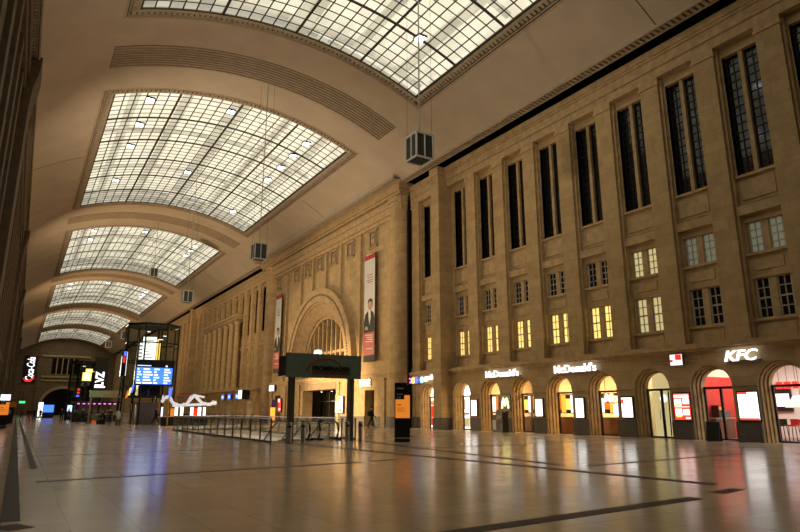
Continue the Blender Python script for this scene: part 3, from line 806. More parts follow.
# striped curtain behind the closed arch
t = empty('striped_screen', (31.35, NEAR[5], 0), 'cream screen with slanting black and white stripes behind a closed glazed arch', 'screen')
b = MB(); b.box(0, .04, -.95, .95, 0, 2.55); b.build('panel', M['lit_cream'], t)
b = MB()
for i in range(5):
    y = -.1 - i * .19
    b.prism([(y + .1, .1), (y + .03, .1), (y - .03 - .02 * i, 2.55), (y + .05 - .02 * i, 2.55)], 'x', -.02, 0)
b.build('black_stripes', M['black'], t)
b = MB()
for i in range(4):
    y = -.2 - i * .19
    b.prism([(y + .06, .1), (y + .0, .1), (y - .02, 2.55), (y + .02, 2.55)], 'x', -.015, 0)
b.build('white_stripes', M['white'], t)
b = MB(); b.lathe([(.22, -.008), (.22, .008)], 0, 0, 20)
d = b.build('white_roundel', M['led_soft'], t); d.rotation_euler.y = PI / 2; d.location = (-.03, .25, 2.15)
b = MB(); b.box(31.4, 31.5, 21.0, 22.9, 2.7, 3.9); S(b.build('wall_fanlight_blind', M['lit_cream']))
# bright goods in the two farthest near-wing shops
def rack(x, y, label, cols):
    t = empty('display_shelf', (x, y, 0), label, 'shelf', 'lit display shelves inside the shops')
    b = MB(); b.box(0, .05, -.8, 1.1, 0, 3.75); b.build('back_panel', M['lit_white'], t)
    for cname, z0, z1, ya, yb in cols:
        b = MB(); b.box(-.2, 0, ya, yb, z0, z1); b.build('goods', M[cname], t)
rack(31.3, 40.4, 'white lit display shelf with red and black goods in the arch by the big pilaster', (('led_red', 1.15, 1.32, -.3, .35), ('black', 1.0, 1.34, .4, .7), ('lit_cream', .2, .9, -.5, .9), ('int_wall', 1.6, 2.4, .1, .9)))
rack(31.3, 45.3, 'white lit display shelf with red goods in the arch next to the rounded pier', (('led_red', .25, .85, -.5, .8), ('led_orange', .85, 1.5, .1, .8), ('led_red', .9, 1.9, -.5, .05), ('led_orange', 1.95, 2.3, -.2, .8)))

# ================================================================== SIGNS ON THE FACADE
def wall_letters(name, body, y, z, h, wdt, label, bold=.03, shear=0, mat='led_white', x=29.8, back=True):
    t = empty(name, (x, y, z), label, 'sign')
    text('lettering', body, h, (x - .06, y, z), FACE_W, M[mat], t, width=wdt, bold=bold, shear=shear, ext=.04)
    if back:
        b = MB(); b.box(-.02, .18, -wdt / 2, wdt / 2, -h * .55, -h * .42); b.build('mounting_rail', M['steel_dark'], t)
    return t
wall_letters('burger_sign', "McDonald's", 34.2, 4.12, .50, 3.6, 'white lit burger restaurant lettering above the pier with the lit letter M', .012)
wall_letters('burger_sign', "McDonald's", 27.25, 4.10, .52, 3.45, 'white lit burger restaurant lettering above the arch with the white script sign', .012)
wall_letters('chicken_sign', 'KFC', 16.6, 4.10, .54, 1.68, 'large white slanted three letter sign between the last two lit arches', .018, .28)
t = empty('square_sign', (29.8, 20.13, 4.12), 'small square red and white box sign above the red menu case', 'sign')
b = MB(); b.box(0, .2, -.36, .36, -.3, .3); b.build('casing', M['steel'], t)
b = MB(); b.box(-.03, 0, -.34, .34, -.28, .28); b.build('face', M['led_soft'], t)
b = MB(); b.box(-.05, -.03, -.33, .02, -.02, .27); b.box(-.05, -.03, .18, .33, -.12, .02); b.build('red_fields', M['led_red'], t)
b = MB(); b.box(.03, .1, -1.2, 1.2, -.06, -.02); b.build('mounting_rail', M['steel_dark'], t)
wall_letters('gold_sign', 'gold', 43.45, 4.2, .56, 1.75, 'white lit lettering beside the coloured rings over the arch by the rounded pier', .04, back=False)
t = empty('ring_sign', (29.8, 45.95, 4.1), 'row of coloured lit ring letters beside the rounded pier', 'sign')
for i, (mname, dy) in enumerate((('led_pink', .80), ('led_yellow', .22), ('led_blue', -.34), ('led_teal', -1.2))):
    b = MB(); n = 18
    for j in range(n):
        if i == 0 and j in (17, 0): continue
        a0, a1 = 2 * PI * j / n, 2 * PI * (j + 1) / n; r0, r1 = (.0 if i == 3 else .13), .27
        b.prism([(dy - r0 * math.cos(a0), r0 * math.sin(a0)), (dy - r1 * math.cos(a0), r1 * math.sin(a0)), (dy - r1 * math.cos(a1), r1 * math.sin(a1)), (dy - r0 * math.cos(a1), r0 * math.sin(a1))], 'x', -.05, .03)
    b.build('ring', M[mname], t)
b = MB(); b.box(.03, .2, -1.3, 1.1, -.3, -.26); b.build('mounting_rail', M['steel_dark'], t)
# menu cases on the piers
def menu_case(y, w, z0, z1, label, style):
    t = empty('menu_case', (29.88, y, (z0 + z1) / 2), label, 'menu case', 'lit menu cases on the piers')
    h = z1 - z0
    b = MB(); b.box(0, .1, -w / 2 - .07, w / 2 + .07, -h / 2 - .07, h / 2 + .07); b.build('case', M['black'] if style != 'redframe' else M['red'], t)
    b = MB(); b.box(-.02, 0, -w / 2, w / 2, -h / 2, h / 2); lf = b.build('lit_face', M['menu_red'] if style == 'red' else M['menu_white'], t)
    x0, x1 = -.03, -.02
    if style == 'red':
        b = MB(); b.box(x0, x1, -w * .46, w * .44, h * .33, h * .45)
        for (ya, yb, za, zb) in ((-.46, -.08, .1, .3), (.02, .44, .02, .28), (.02, .42, -.36, -.08), (-.44, -.06, -.32, -.1), (-.46, .44, -.02, .0), (-.46, -.2, -.46, -.40)): b.box(x0, x1, ya * w, yb * w, za * h, zb * h)
        b.build('white_print', M['menu_white'], lf)
        b = MB(); b.box(x0 - .004, x1, .08 * w, .38 * w, .03 * h, .12 * h); b.box(x0 - .004, x1, .1 * w, .36 * w, -.40 * h, -.3 * h); b.build('yellow_print', M['led_yellow'], lf)
    elif style == 'redfoot':
        b = MB(); b.box(x0, x1, -w / 2, w / 2, -h / 2, -h * .43); b.box(x0, x1, 0, w / 2, h * .43, h / 2); b.build('red_print', M['menu_red'], lf)
        b = MB()
        for j in range(9): b.box(x0, x1, -.3 * w + (j % 3) * .25 * w, -.2 * w + (j % 3) * .25 * w, -.3 * h + j * .07 * h, -.285 * h + j * .07 * h)
        b.build('fine_print', M['grey_print'], lf)
    else:
        b = MB()
        for j in range(6): b.box(x0, x1, -.3 * w + (j % 2) * .3 * w, -.12 * w + (j % 2) * .3 * w, -.35 * h + j * .11 * h, -.33 * h + j * .11 * h)
        b.build('fine_print', M['grey_print'], lf)
        if style == 'redspot':
            b = MB(); b.box(x0 - .002, x1, .28 * w, .48 * w, .2 * h, .42 * h); b.build('red_print', M['menu_red'], lf)
menu_case(16.62, .94, 1.03, 2.33, 'large lit white menu case with red foot beside the widest glazed arch', 'redfoot')
menu_case(20.12, .92, 1.0, 2.35, 'lit red menu case with yellow and white pictures under the square sign', 'red')
menu_case(23.6, .72, 1.1, 2.2, 'lit white menu case with a red spot next to the white script sign', 'redspot')
menu_case(27.15, .62, 1.06, 2.22, 'plain glowing white menu case under the second burger lettering', 'plain')
menu_case(30.7, .62, 1.12, 2.22, 'plain glowing white menu case one arch beyond the second burger lettering', 'plain')
menu_case(37.7, .62, 1.1, 2.25, 'lit white menu case in a red frame by the arch past the lit letter M', 'redframe')
# lit letter M and the bin below it
t = empty('letter_sign', (29.88, 34.05, 2.0), 'black panel with a glowing golden letter M above the burger bin', 'sign')
b = MB(); b.box(0, .1, -.5, .5, -.55, .55); b.build('panel', M['black'], t)
m_pts = [(-.34, -.36), (-.26, .1), (-.17, .34), (-.09, .12), (0, -.18), (.09, .12), (.17, .34), (.26, .1), (.34, -.36)]
b = MB(); b.tube([(-.04, -u, v) for u, v in m_pts], [.045, .06, .055, .055, .05, .055, .055, .06, .045], 8); b.build('letter', emit('led_golden_m', (1.0, .80, .25), 5.0), t)
t = empty('waste_station', (28.9, 33.6, 0), 'black waste bin station with a white notice below the glowing letter M', 'bin')
b = MB(); b.box(-.25, .3, -.55, .1, 0, 1.35); b.box(-.22, .3, .1, .5, 0, 1.2); b.build('cabinet', M['black'], t)
b = MB(); b.box(-.3, .34, -.6, .55, 1.35, 1.42); b.build('top', M['int_brown'], t)
b = MB(); b.box(-.27, -.22, .1, .48, .15, .85); b.build('notice', M['white'], t)
b = MB(); b.box(-.262, -.25, -.45, -.02, .95, 1.15); b.build('flap', M['steel_dark'], t)
text('flap_lettering', 'M', .16, (28.63, 33.38, .72), FACE_W, M['red'], t)
t = empty('menu_stand', (29.62, 18.35, 0), 'black framed folding board standing in front of the red glazed arch', 'sign stand', rz=.15)
for s_ in (-1, 1):
    b = MB(); b.prism([(s_ * .2, 0), (s_ * .17, 0), (s_ * .02, .92), (s_ * .05, .92)], 'y', -.3, .3); b.build('board', M['black_matt'], t)
b = MB(); b.box(-.04, .04, -.32, .32, .9, .95)
for y in (-.32, .32): b.bar((-.2, y, 0), (-.05, y, .93), .03)
b.build('frame', M['steel_dark'], t)

# ================================================================== PAVILION
def banner(y, w, z0, z1, label):
    t = empty('hanging_banner', (29.1, y, z0), label, 'banner', 'concert banners on the pavilion')
    h = z1 - z0
    b = MB(); b.box(0, .03, -w / 2, w / 2, 0, h); cl = b.build('cloth', M['white'], t)
    b = MB(); b.box(-.012, 0, -w / 2, w / 2, h * .955, h); b.box(-.012, 0, -w * .5, w * .5, h * .05, h * .26); b.build('red_blocks', M['red'], cl)
    # suited figure
    b = MB(); b.prism([(-.5 * w, .26 * h), (.5 * w, .26 * h), (.5 * w, .36 * h), (.38 * w, .43 * h), (.1 * w, .465 * h), (-.12 * w, .47 * h), (-.42 * w, .43 * h), (-.5 * w, .38 * h)], 'x', -.012, 0); b.build('dark_suit', M['black_matt'], cl)
    b = MB(); b.prism([(-.04 * w, .33 * h), (.03 * w, .38 * h), (.1 * w, .465 * h), (-.14 * w, .47 * h), (-.16 * w, .40 * h)], 'x', -.018, -.01); b.build('shirt', M['white'], cl)
    b = MB(); b.prism([(-.1 * w + .23 * w * math.cos(a * PI / 8), .515 * h + .048 * h * math.sin(a * PI / 8)) for a in range(16)], 'x', -.018, -.005); b.prism([(.1 * w, .285 * h), (.4 * w, .29 * h), (.35 * w, .32 * h), (.15 * w, .315 * h)], 'x', -.018, -.005); b.build('face', M['skin'], cl)
    b = MB(); b.prism([(.15 * w, .53 * h), (.10 * w, .565 * h), (-.1 * w, .578 * h), (-.3 * w, .56 * h), (-.35 * w, .50 * h), (-.25 * w, .54 * h), (0, .55 * h)], 'x', -.022, -.01); b.build('hair', M['hair'], cl)
    b = MB()
    for i, zz in enumerate((.80, .775, .75, .73)): b.box(-.012, 0, -.3 * w, (.28 - .1 * (i % 2)) * w, zz * h, (zz + .006) * h)
    b.build('fine_lines', M['dark_red'], cl)
    b = MB()
    for i, zz in enumerate((.225, .205, .185, .165, .10)): b.prism([(-.36 * w, zz * h), (.36 * w - .1 * w * (i % 3), (zz + .01) * h), (.34 * w - .1 * w * (i % 3), (zz + .018) * h), (-.36 * w, (zz + .008) * h)], 'x', -.016, -.01)
    b.build('scrawl', M['white'], cl)
    b = MB(); b.box(-.012, 0, -w / 2, w / 2, 0, h * .05); b.build('black_foot', M['black_matt'], cl)
    b = MB()
    for zz in (-.04, h + .04): b.tube([(.02, -w / 2 - .1, zz), (.02, w / 2 + .1, zz)], .04, 8)
    b.build('batten', M['black'], t)
    b = MB(); b.box(.0, .05, -w / 2 - .12, -w / 2 - .02, 0, h); b.build('shadow_strip', M['black_matt'], t)  # dark strip painting a shadow down the banner's edge
banner(53.2, 2.2, 6.3, 17.15, 'tall concert banner with a suited man on the panel nearest the rounded pier')
banner(79.3, 2.1, 6.5, 17.05, 'tall concert banner with a suited man at the far end of the pavilion')
t = empty('door_sign', (29.2, 54.1, 4.17), 'white lit lettering over the narrow pavilion doorway with a walker in front', 'sign')
b = MB(); b.box(0, .1, -1.15, 1.15, -.38, .38); b.build('panel', M['black'], t)
text('lettering', 'FOTO', .56, (29.18, 54.25, 4.17), FACE_W, M['led_soft'], t, width=1.9, bold=.005)
t = empty('door_sign', (29.0, 80.3, 4.45), 'small white lit box sign over the doorway below the farther banner', 'sign')
b = MB(); b.box(0, .15, -1.0, 1.0, -.42, .42); b.build('casing', M['black'], t)
b = MB(); b.box(-.02, 0, -.95, .95, -.38, .38); b.build('lit_face', M['led_soft'], t)
b = MB(); b.box(-.03, -.02, -.5, .4, -.05, .08); b.build('print', M['grey_print'], t)
def poster(y, w, z0, z1, label, a, c):
    t = empty('poster_case', (29.05, y, z0), label, 'poster case')
    h = z1 - z0
    b = MB(); b.box(0, .1, -w / 2 - .06, w / 2 + .06, -.06, h + .06); b.build('case', M['black'], t)
    b = MB(); b.box(-.02, 0, -w / 2, w / 2, 0, h); b.build('lit_face', M[a], t)
    b = MB(); b.box(-.03, -.02, -.05 * w, w / 2, h * .72, h); b.box(-.03, -.02, -.4 * w, .1 * w, .1 * h, .25 * h); b.build('print', M[c], t)
poster(59.55, 1.7, 1.25, 2.95, 'pale lit poster with a red corner beside the dark entrance', 'led_soft', 'led_orange')
poster(77.2, 1.0, 1.4, 3.0, 'lit red and white poster beyond the sign post', 'led_red', 'led_soft')
t = empty('poster_column', (28.6, 78.3, 0), 'orange and violet lit column at the pavilion doorway', 'column sign')
b = MB(); b.lathe([(.3, .25), (.3, 1.9)], 0, 0, 16); b.build('orange_drum', M['led_gold'], t)
b = MB(); b.lathe([(.3, 1.9), (.3, 2.9)], 0, 0, 16); b.build('dark_drum', plain('violet_print', (.12, .08, .2), .4), t)
b = MB(); b.lathe([(.36, 0), (.36, .25)], 0, 0, 16); b.build('base', M['steel'], t)
t = empty('advertising_column', (31.9, 65.0, 0), 'orange and blue lit advertising column in the dark entrance', 'column sign')
b = MB(); b.box(-.3, .3, -.45, .45, .9, 2.3); b.build('orange_panel', M['led_gold'], t)
b = MB(); b.box(-.3, .3, -.45, .45, 2.3, 3.2); b.build('blue_panel', plain('blue_print', (.1, .12, .3), .3), t)
b = MB(); b.lathe([(.35, 0), (.25, .9)], 0, 0, 16); b.build('base', M['steel'], t)
for i, (y, l) in enumerate(((66.6, 'small white downlight under the entrance lintel above the orange column'), (63.8, 'small white downlight under the entrance lintel beside the pale poster'))):
    t = empty('entrance_downlight', (30.2, y, 3.62), l, 'lamp', 'downlights at the entrance')
    b = MB(); b.lathe([(.12, .0), (.14, .18)], 0, 0, 14); b.build('can', M['steel'], t)
    b = MB(); b.lathe([(.11, -.03), (.11, 0)], 0, 0, 14); b.build('lens', M['lit_white'], t)

# ================================================================== FAR WING SIGNS
for i, (y, l) in enumerate(((97.4, 'small blue lit box sign nearest the white lit shop sign'), (101.6, 'small blue lit box sign in the middle of the portico row'), (105.4, 'small blue lit box sign farthest along the portico row'))):
    t = empty('blue_box_sign', (29.5, y, 3.72), l, 'sign', 'blue signs under the portico')
    b = MB(); b.box(0, .3, -.75, .75, -.42, .42); b.build('casing', M['steel_dark'], t)
    b = MB(); b.box(-.03, 0, -.7, .7, -.38, .38); b.build('lit_face', M['led_blue'], t)
    b = MB(); b.box(-.05, -.03, -.35, .35, -.2, .2); b.build('white_centre', M['led_pale'], t)
t = empty('hanging_box_sign', (28.7, 93.2, 3.95), 'tall white lit box sign on the wall beyond the pavilion', 'sign')
b = MB(); b.box(0, 1.2, -.9, .9, -.75, .65); b.build('casing', M['black'], t)
b = MB(); b.box(-.03, 0, -.85, .85, -.7, .6); b.build('lit_face', M['led_soft'], t)
for i, (c, cname, l) in enumerate(((FAR[0], 'led_gold', 'glowing gold shelf in the first arch beyond the pavilion'), (FAR[1], 'lit_white', 'glowing white shelf in the second arch beyond the pavilion'), (FAR[4], 'led_soft', 'pale lit shelf in an arch below the blue signs'))):
    t = empty('lit_display', (31.8, c, 0), l, 'display', 'lit displays in the far arches')
    b = MB(); b.box(0, .3, -.9, .9, 0, 3.5 if i < 2 else 2.6); b.build('panel', M[cname], t)
    for j in range(3): bb = MB(); bb.box(-.25, 0, -.85, .85, .7 + j * .7, .76 + j * .7); bb.build('shelf', M['int_brown'], t)

# ================================================================== HANGING CUBES
def cube(x, y, z, zt, label):
    t = empty('hanging_loudspeaker', (x, y, z), label, 'hanging loudspeaker', 'grey cubes hung from the vault')
    a, h = .47, 1.2
    b = MB(); b.box(-a + .03, a - .03, -a + .03, a - .03, .03, h - .03); body = b.build('louvred_body', M['lamp_grille'], t)
    b = MB()
    for sx in (-1, 1):
        for sy in (-1, 1): b.cbox(sx * a, sy * a, h / 2, .07, .07, h)
        for zz in (0, h): b.cbox(sx * a, 0, zz, .07, 2 * a, .07); b.cbox(0, sx * a, zz, 2 * a, .07, .07)
        b.cbox(sx * (a - .01), 0, h / 2, .05, .06, h); b.cbox(0, sx * (a - .01), h / 2, .06, .05, h)
    b.build('frame', M['lamp_frame'], t)
    b = MB()
    for i in range(7):
        u = -a + .12 + i * .117
        for sg in (-1, 1): b.cbox(sg * (a - .02), u, h / 2, .02, .02, h - .1); b.cbox(u, sg * (a - .02), h / 2, .02, .02, h - .1)
        b.cbox(u, 0, .02, .02, 2 * a - .1, .02)
    b.build('slats', M['iron'], body)
    b = MB(); b.tube([(0, 0, h), (0, 0, zt - z)], .035, 8); b.build('suspension_rod', M['cord'], t)
    b = MB()
    for sx in (-1, 1): b.tube([(sx * .42, -sx * .42, h), (sx * .42, -sx * .42, zt - z)], .008, 4)
    b.build('stay_wires', M['iron'], t)
ctr = 14.3
for (x, y, z, l) in ((14.75, 22.2, 12.95, 'largest grey cube, hung from a pale rod in front of the big pilaster'), (14.35, 44.0, 12.72, 'grey cube on a dark rod hung in front of the pavilion cornice'), (13.9, 65.7, 12.62, 'pale framed grey cube hung over the far wing of the facade'), (13.7, 87.0, 19.35, 'dark cube hung high against the third skylight'), (13.6, 108.8, 13.0, 'small grey cube hung behind the glass tower'), (13.6, 130.6, 13.5, 'tiny grey cube hung behind the black letter banner')):
    cube(x, y, z, vz(x) + .14, l)
# floodlight clusters behind the skylights' bars
ccount = 0
for i, (a, c) in enumerate(SKY):
    for (tx, ys_) in ((6.2, (2.0, 7.2, 12.5, 23)), (13.0, (2.5, 19.0)), (20.6, (3.2, 6.5, 10, 14, 27))):
        for y in ys_:
            if i > 1 and y > 10: continue
            if i > 3: continue
            th = math.atan2(vz(tx) - ZC, tx - XC); p = arcp(th, RV - .12, a + y)
            where = ('first', 'second', 'third', 'fourth')[i]
            t = empty('skylight_floodlight', p, 'cluster of bright white floodlights fixed under the bars of the %s skylight from the camera' % where, 'floodlight', 'floodlight clusters of the %s skylight' % where)
            b = MB(); b.box(-.36, .36, -.36, .36, -.02, .12); br_ = b.build('bracket', M['iron'], t)
            for sx in (-1, 1):
                for sy in (-1, 1):
                    b = MB(); b.cbox(sx * .17, sy * .17, -.05, .24, .24, .06); b.build('lens', M['cluster'], t)

# ================================================================== THE HALL FLOOR
# green sign on two posts
t = empty('mall_sign', (12.95, 28.3, 0), 'large dark green sign with black and red lettering on two grey posts at the escalators', 'sign')
b = MB(); b.box(-2.05, 2.05, -.06, .1, 3.06, 4.24); b.build('panel', M['green'], t)
b = MB(); b.box(-2.0, 2.0, .1, 1.15, 3.14, 4.12); b.build('back_box', M['black'], t)
for x in (-1.62, 1.62):
    b = MB(); b.box(x - .13, x + .13, .12, .42, 0, 3.2); b.build('post', M['steel_dark'], t)
text('lettering', 'PROMENADEN', .27, (13.30, 28.22, 3.52), FACE_S, M['black'], t, width=2.05, bold=.03)
text('small_lettering', 'HAUPTBAHNHOF LEIPZIG', .13, (13.30, 28.22, 3.30), FACE_S, M['dark_red'], t, width=2.05, bold=.02)
b = MB(); pts = []
for i in range(17):
    a = PI * (1.0 - .84 * i / 16); pts.append((.02 + .98 * math.cos(a), -.08, 3.33 + .68 * math.sin(a) + .02))
b.tube(pts, [.05 - .04 * abs(i / 16 - .15) for i in range(17)], 6); b.build('red_arc', M['dark_red'], t)
t = empty('sign_floodlight', (12.65, 28.5, 4.24), 'white lamp head standing on top of the green sign', 'lamp')
b = MB(); b.prism([(-.17, 0.04), (.19, .04), (.12, .22), (-.10, .22)], 'y', -.1, .15); b.build('head', M['lit_white'], t)
b = MB(); b.box(-.05, .05, -.03, .05, 0, .05); b.build('bracket', M['iron'], t)
# bollards
for (x, y, l) in ((10.9, 27.5, 'steel bollard at the foot of the sign post by the railing, outer side'), (11.75, 27.9, 'steel bollard between the railing post and the first escalator'), (14.15, 28.0, 'steel bollard beside the second sign post'), (14.95, 28.1, 'steel bollard on the open floor side of the second sign post')):
    t = empty('steel_bollard', (x, y, 0), l, 'bollard', 'bollards at the escalator head')
    b = MB(); b.lathe([(.11, 0), (.11, .9), (.09, .94)], 0, 0, 16); b.build('shaft', M['steel'], t)
    b = MB(); b.lathe([(.115, .70), (.115, .78)], 0, 0, 16); b.build('band', M['black'], t)
# balustrades round the well
def railing(p, q, label, name='glass_balustrade'):
    p = Vector((*p, 0)); q = Vector((*q, 0)); L = (q - p).length; ang = math.atan2((q - p).y, (q - p).x)
    t = empty(name, p, label, 'balustrade', 'glass balustrades round the escalator wells', rz=ang)
    n = max(2, round(L / 1.55))
    b = MB(); b.tube([(0, 0, 1.08), (L, 0, 1.08)], .035, 10); b.build('handrail', M['steel'], t)
    b = MB(); b.tube([(0, 0, .98), (L, 0, .98)], .018, 8); b.box(0, L, -.05, .05, 0, .09); b.build('rails', M['steel_dark'], t)
    for i in range(n + 1):
        x = L * i / n; b = MB(); b.box(x - .02, x + .02, -.035, .035, 0, 1.08); b.build('post', M['steel_dark'], t)
    for i in range(n):
        b = MB(); b.box(L * i / n + .05, L * (i + 1) / n - .05, -.006, .006, .1, .95); b.build('pane', M['glass_rail'], t)
    return t
W_ = WELL
railing((W_[0] - .12, W_[2] - 1.5), (W_[0] - .12, W_[3] + .2), 'long glass balustrade with steel posts along the hall side of the escalator well')
railing((W_[1] + .12, W_[2] - .8), (W_[1] + .12, W_[3] + .2), 'long glass balustrade on the facade side of the escalator well')
railing((W_[0], W_[3] + .2), (W_[1], W_[3] + .2), 'short glass balustrade closing the far end of the escalator well')
railing((8.4, 83.5), (13.4, 83.5), 'glass balustrade of the farther escalator well below the second tower')
railing((8.4, 83.6), (8.4, 95), 'glass balustrade running away along the farther escalator well')
# escalators
def escalator(x, label):
    t = empty('escalator', (x, 29.9, 0), label, 'escalator', 'pair of escalators going down')
    def path(off, y0=-.3): return [(y0, off), (1.4, off), (2.2, off - .25), (10.5, off - 5.0), (12, off - 5.1)]
    b = MB(); pp = path(0); b.prism([(y, z + .01) for y, z in pp] + [(y, z - .5) for y, z in pp[::-1]], 'x', -.45, .45); b.build('step_band', M['steel_dark'], t)
    for sx in (-1, 1):
        b = MB(); pp = path(.0, .1); b.prism([(y, z) for y, z in pp] + [(y, z + .85) for y, z in pp[::-1]], 'x', sx * .52 - .012, sx * .52 + .012); b.build('glass_side', M['glass_rail'], t)
        b = MB(); arc = [(sx * .52, -.02 - .42 * math.sin(PI * i / 8) + .1, .47 - .43 * math.cos(PI * i / 8)) for i in range(9)]
        top = [(sx * .52, y, z + .9) for y, z in path(0, .2)[1:]]
        b.tube([(sx * .52, .5, .04)] + arc + top, .055, 8); b.build('handrail', M['black'], t)
        b = MB(); b.box(sx * .52 - .09, sx * .52 + .09, -.55, .6, 0, .1); b.build('skirt', M['black'], t)
escalator(12.3, 'escalator going down beside the railing side post of the green sign'); escalator(13.9, 'escalator going down beside the facade side post of the green sign')
# information pillars
def pillar(x, y, rz, label, big=True):
    t = empty('information_pillar', (x, y, 0), label, 'information pillar', 'black and orange information pillars', rz=rz)
    b = MB(); b.box(-.37, .37, -.1, .1, .0, 2.8); b.build('body', M['black'], t)
    b = MB(); b.box(-.33, .37, -.115, -.1, 1.12, 2.0); b.box(.1, .37, -.115, -.1, 2.0, 2.2); op_ = b.build('orange_panel', M['led_orange'], t)
    b = MB(); b.box(-.25, .06, -.12, -.1, 2.5, 2.55); b.box(-.25, -.2, -.12, -.1, 2.22, 2.28); b.box(-.15, .02, -.12, -.1, 2.22, 2.26); b.box(-.25, -.2, -.12, -.1, 2.08, 2.13); b.box(-.14, -.08, -.12, -.1, 2.06, 2.14); b.box(.24, .33, -.12, -.1, 2.7, 2.74); b.build('white_print', M['white'], t)
    b = MB(); b.box(-.25, -.05, -.122, -.115, 1.72, 1.76)
    for k in range(5): b.box(-.25, .2 - .07 * (k % 3), -.122, -.115, 1.42 + k * .05, 1.43 + k * .05)
    b.build('dark_print', M['black_matt'], op_)
    b = MB(); b.box(-.45, .37, -.12, .12, .17, .2); b.build('pale_band', M['white'], t)
pillar(15.98, 25.75, -.55, 'tall black information pillar with an orange panel standing alone before the rounded pier')
pillar(-1.0, 64.0, .0, 'black and orange information pillar at the edge of the hall near the platform wall')
b = MB(); b.box(-1.35, -.62, 63.8, 63.88, 2.35, 2.85); tag(b.build('white_notice_panel', M['led_soft']), 'white lit notice panel above the orange pillar by the platform wall', 'sign')
t = empty('ticket_machine', (-.9, 88, 0), 'dark ticket machine with an orange top beyond the pillar by the platform wall', 'machine')
b = MB(); b.box(-.6, .6, -.4, .4, 0, 1.9); b.build('body', M['black'], t)
b = MB(); b.box(-.5, .75, -.43, -.4, 1.9, 2.5); b.box(-.5, .75, -.4, .3, 1.9, 2.5); b.build('orange_top', M['orange'], t)
b = MB(); b.box(-.3, .3, -.42, -.4, 1.1, 1.6); b.build('screen', M['grey_print'], t)

# glass lift towers
def tower(cx, cy, r, H, label, lv, n=8):
    t = empty('glass_lift_tower', (cx, cy, 0), label, 'lift tower', 'glass lift towers in the hall')
    P = [(r * math.cos(2 * PI * (k + .5) / n), r * math.sin(2 * PI * (k + .5) / n)) for k in range(n)]
    for x, y in P: b = MB(); b.tube([(x, y, 0), (x, y, H)], .09, 8); b.build('column', M['iron'], t)
    for z in lv:
        b = MB()
        for k in range(n): b.tube([(*P[k], z), (*P[(k + 1) % n], z)], .08, 6)
        b.build('ring_beam', M['iron'], t)
    for k in range(n):
        b = MB(); b.quad((*P[k], 3.0), (*P[(k + 1) % n], 3.0), (*P[(k + 1) % n], H - .1), (*P[k], H - .1)); b.build('glass_panel', M['glass_tower'], t)
    b = MB(); b.prism([(x * 1.04, y * 1.04) for x, y in P], 'z', H, H + .18); b.build('roof', M['iron'], t)
    b = MB(); b.box(-1.1, 1.1, -1.1, 1.1, .0, 2.4); b.build('lift_door_block', M['steel_dark'], t)
    b = MB(); b.box(-1.15, 1.15, -1.15, 1.15, 3.0, 5.4); b.build('lift_car', M['iron'], t)
    for s_ in (-1, 1):
        b = MB(); b.box(s_ * 1.25 - .08, s_ * 1.25 + .08, 1.2, 1.36, 0, H); b.build('guide_rail', M['iron'], t)
    b = MB()
    for k in range(n): b.tube([(*P[k], 3.0), (*P[(k + 1) % n], 5.2)], .03, 5)
    b.build('bracing', M['steel_dark'], t)
    for (x, y, z) in ((-.6, -.5, H - .6), (.9, -.2, H - 1.4), (1.5, .4, H - .9)):
        b = MB(); b.cbox(x, y, z, .5, .1, .06); b.build('tube_light', M['lit_white'], t)
tower(12.3, 74.6, 2.95, 10.9, 'near glass and steel lift tower carrying the big blue departure board', (3.0, 6.9, 8.9, 10.9))
tower(9.2, 115.0, 2.6, 9.3, 'farther glass lift tower with a yellow lit panel in front of the end wall', (2.6, 4.6, 9.2))
t = empty('departure_board', (12.32, 71.3, 5.45), 'wide blue and white departure board on the near glass lift tower', 'display board')
b = MB(); b.box(-2.0, 2.0, 0, .35, -1.3, 1.45); b.build('casing', plain('navy_casing', (.012, .012, .035), .3), t)
b = MB(); b.box(-1.85, 1.85, -.03, 0, -1.15, .62); scr = b.build('screen', M['led_sky'], t)
for k in range(6):
    b = MB(); z = -1.10 + k * .295
    for (x0, x1) in ((-1.75, -1.3), (-1.15, -.2), (-.05, .5), (1.0, 1.7)): b.box(x0, x1 - .15 * ((k + int(x1 * 3)) % 3), -.05, -.03, z, z + .13)
    b.build('text_row', M['led_white'], scr)
b = MB(); b.box(-1.8, -.4, -.03, 0, .78, .86); b.box(1.1, 1.3, -.03, 0, .72, .9); b.build('title_row', M['led_pale'], t)
for dx in (-1.5, 1.5):
    b = MB(); b.box(dx - .06, dx + .06, .35, .8, -.1, .1); b.build('bracket', M['iron'], t)
t = empty('advertising_panel', (12.0, 73.2, 8.35), 'tall white and yellow lit advertising panel inside the near lift tower', 'lit panel', rz=-.25)
b = MB(); b.box(-.85, .55, -.08, .08, -1.4, 1.25); lf = b.build('lit_face', M['lit_white'], t)
b = MB(); b.box(.62, .78, -.1, .1, -1.4, 1.0); b.box(.9, 1.0, -.1, .1, -1.3, .7); b.build('yellow_strips', M['led_yellow'], t)
b = MB()
for k in range(5): b.box(-1.15, -.9, -.1, .0, -1.3 + k * .4, -1.05 + k * .4)
b.build('white_letters', M['led_white'], t)
b = MB()
for k in range(7): b.box(-.6, .3 - .2 * (k % 3), -.1, -.08, -1.1 + k * .32, -1.02 + k * .32)
b.build('print', M['grey_print'], lf)
b = MB(); b.box(-.8, .5, .08, .14, -1.45, -1.38); b.box(-.05, .05, .06, .14, -5.35 + 2.4, -1.4); b.build('stand', M['iron'], t)
t = empty('side_screen', (9.35, 73.0, 6.7), 'narrow red and blue lit panel on the side of the near lift tower', 'lit panel')
b = MB(); b.box(-.3, .3, 0, .12, -1.6, 1.3); b.build('casing', M['black'], t)
b = MB(); b.box(-.1, .1, -.02, 0, -.1, .55); b.build('red_print', M['led_red'], t)
b = MB(); b.box(-.08, .15, -.02, 0, .65, 1.15); b.build('blue_print', M['led_blue'], t)
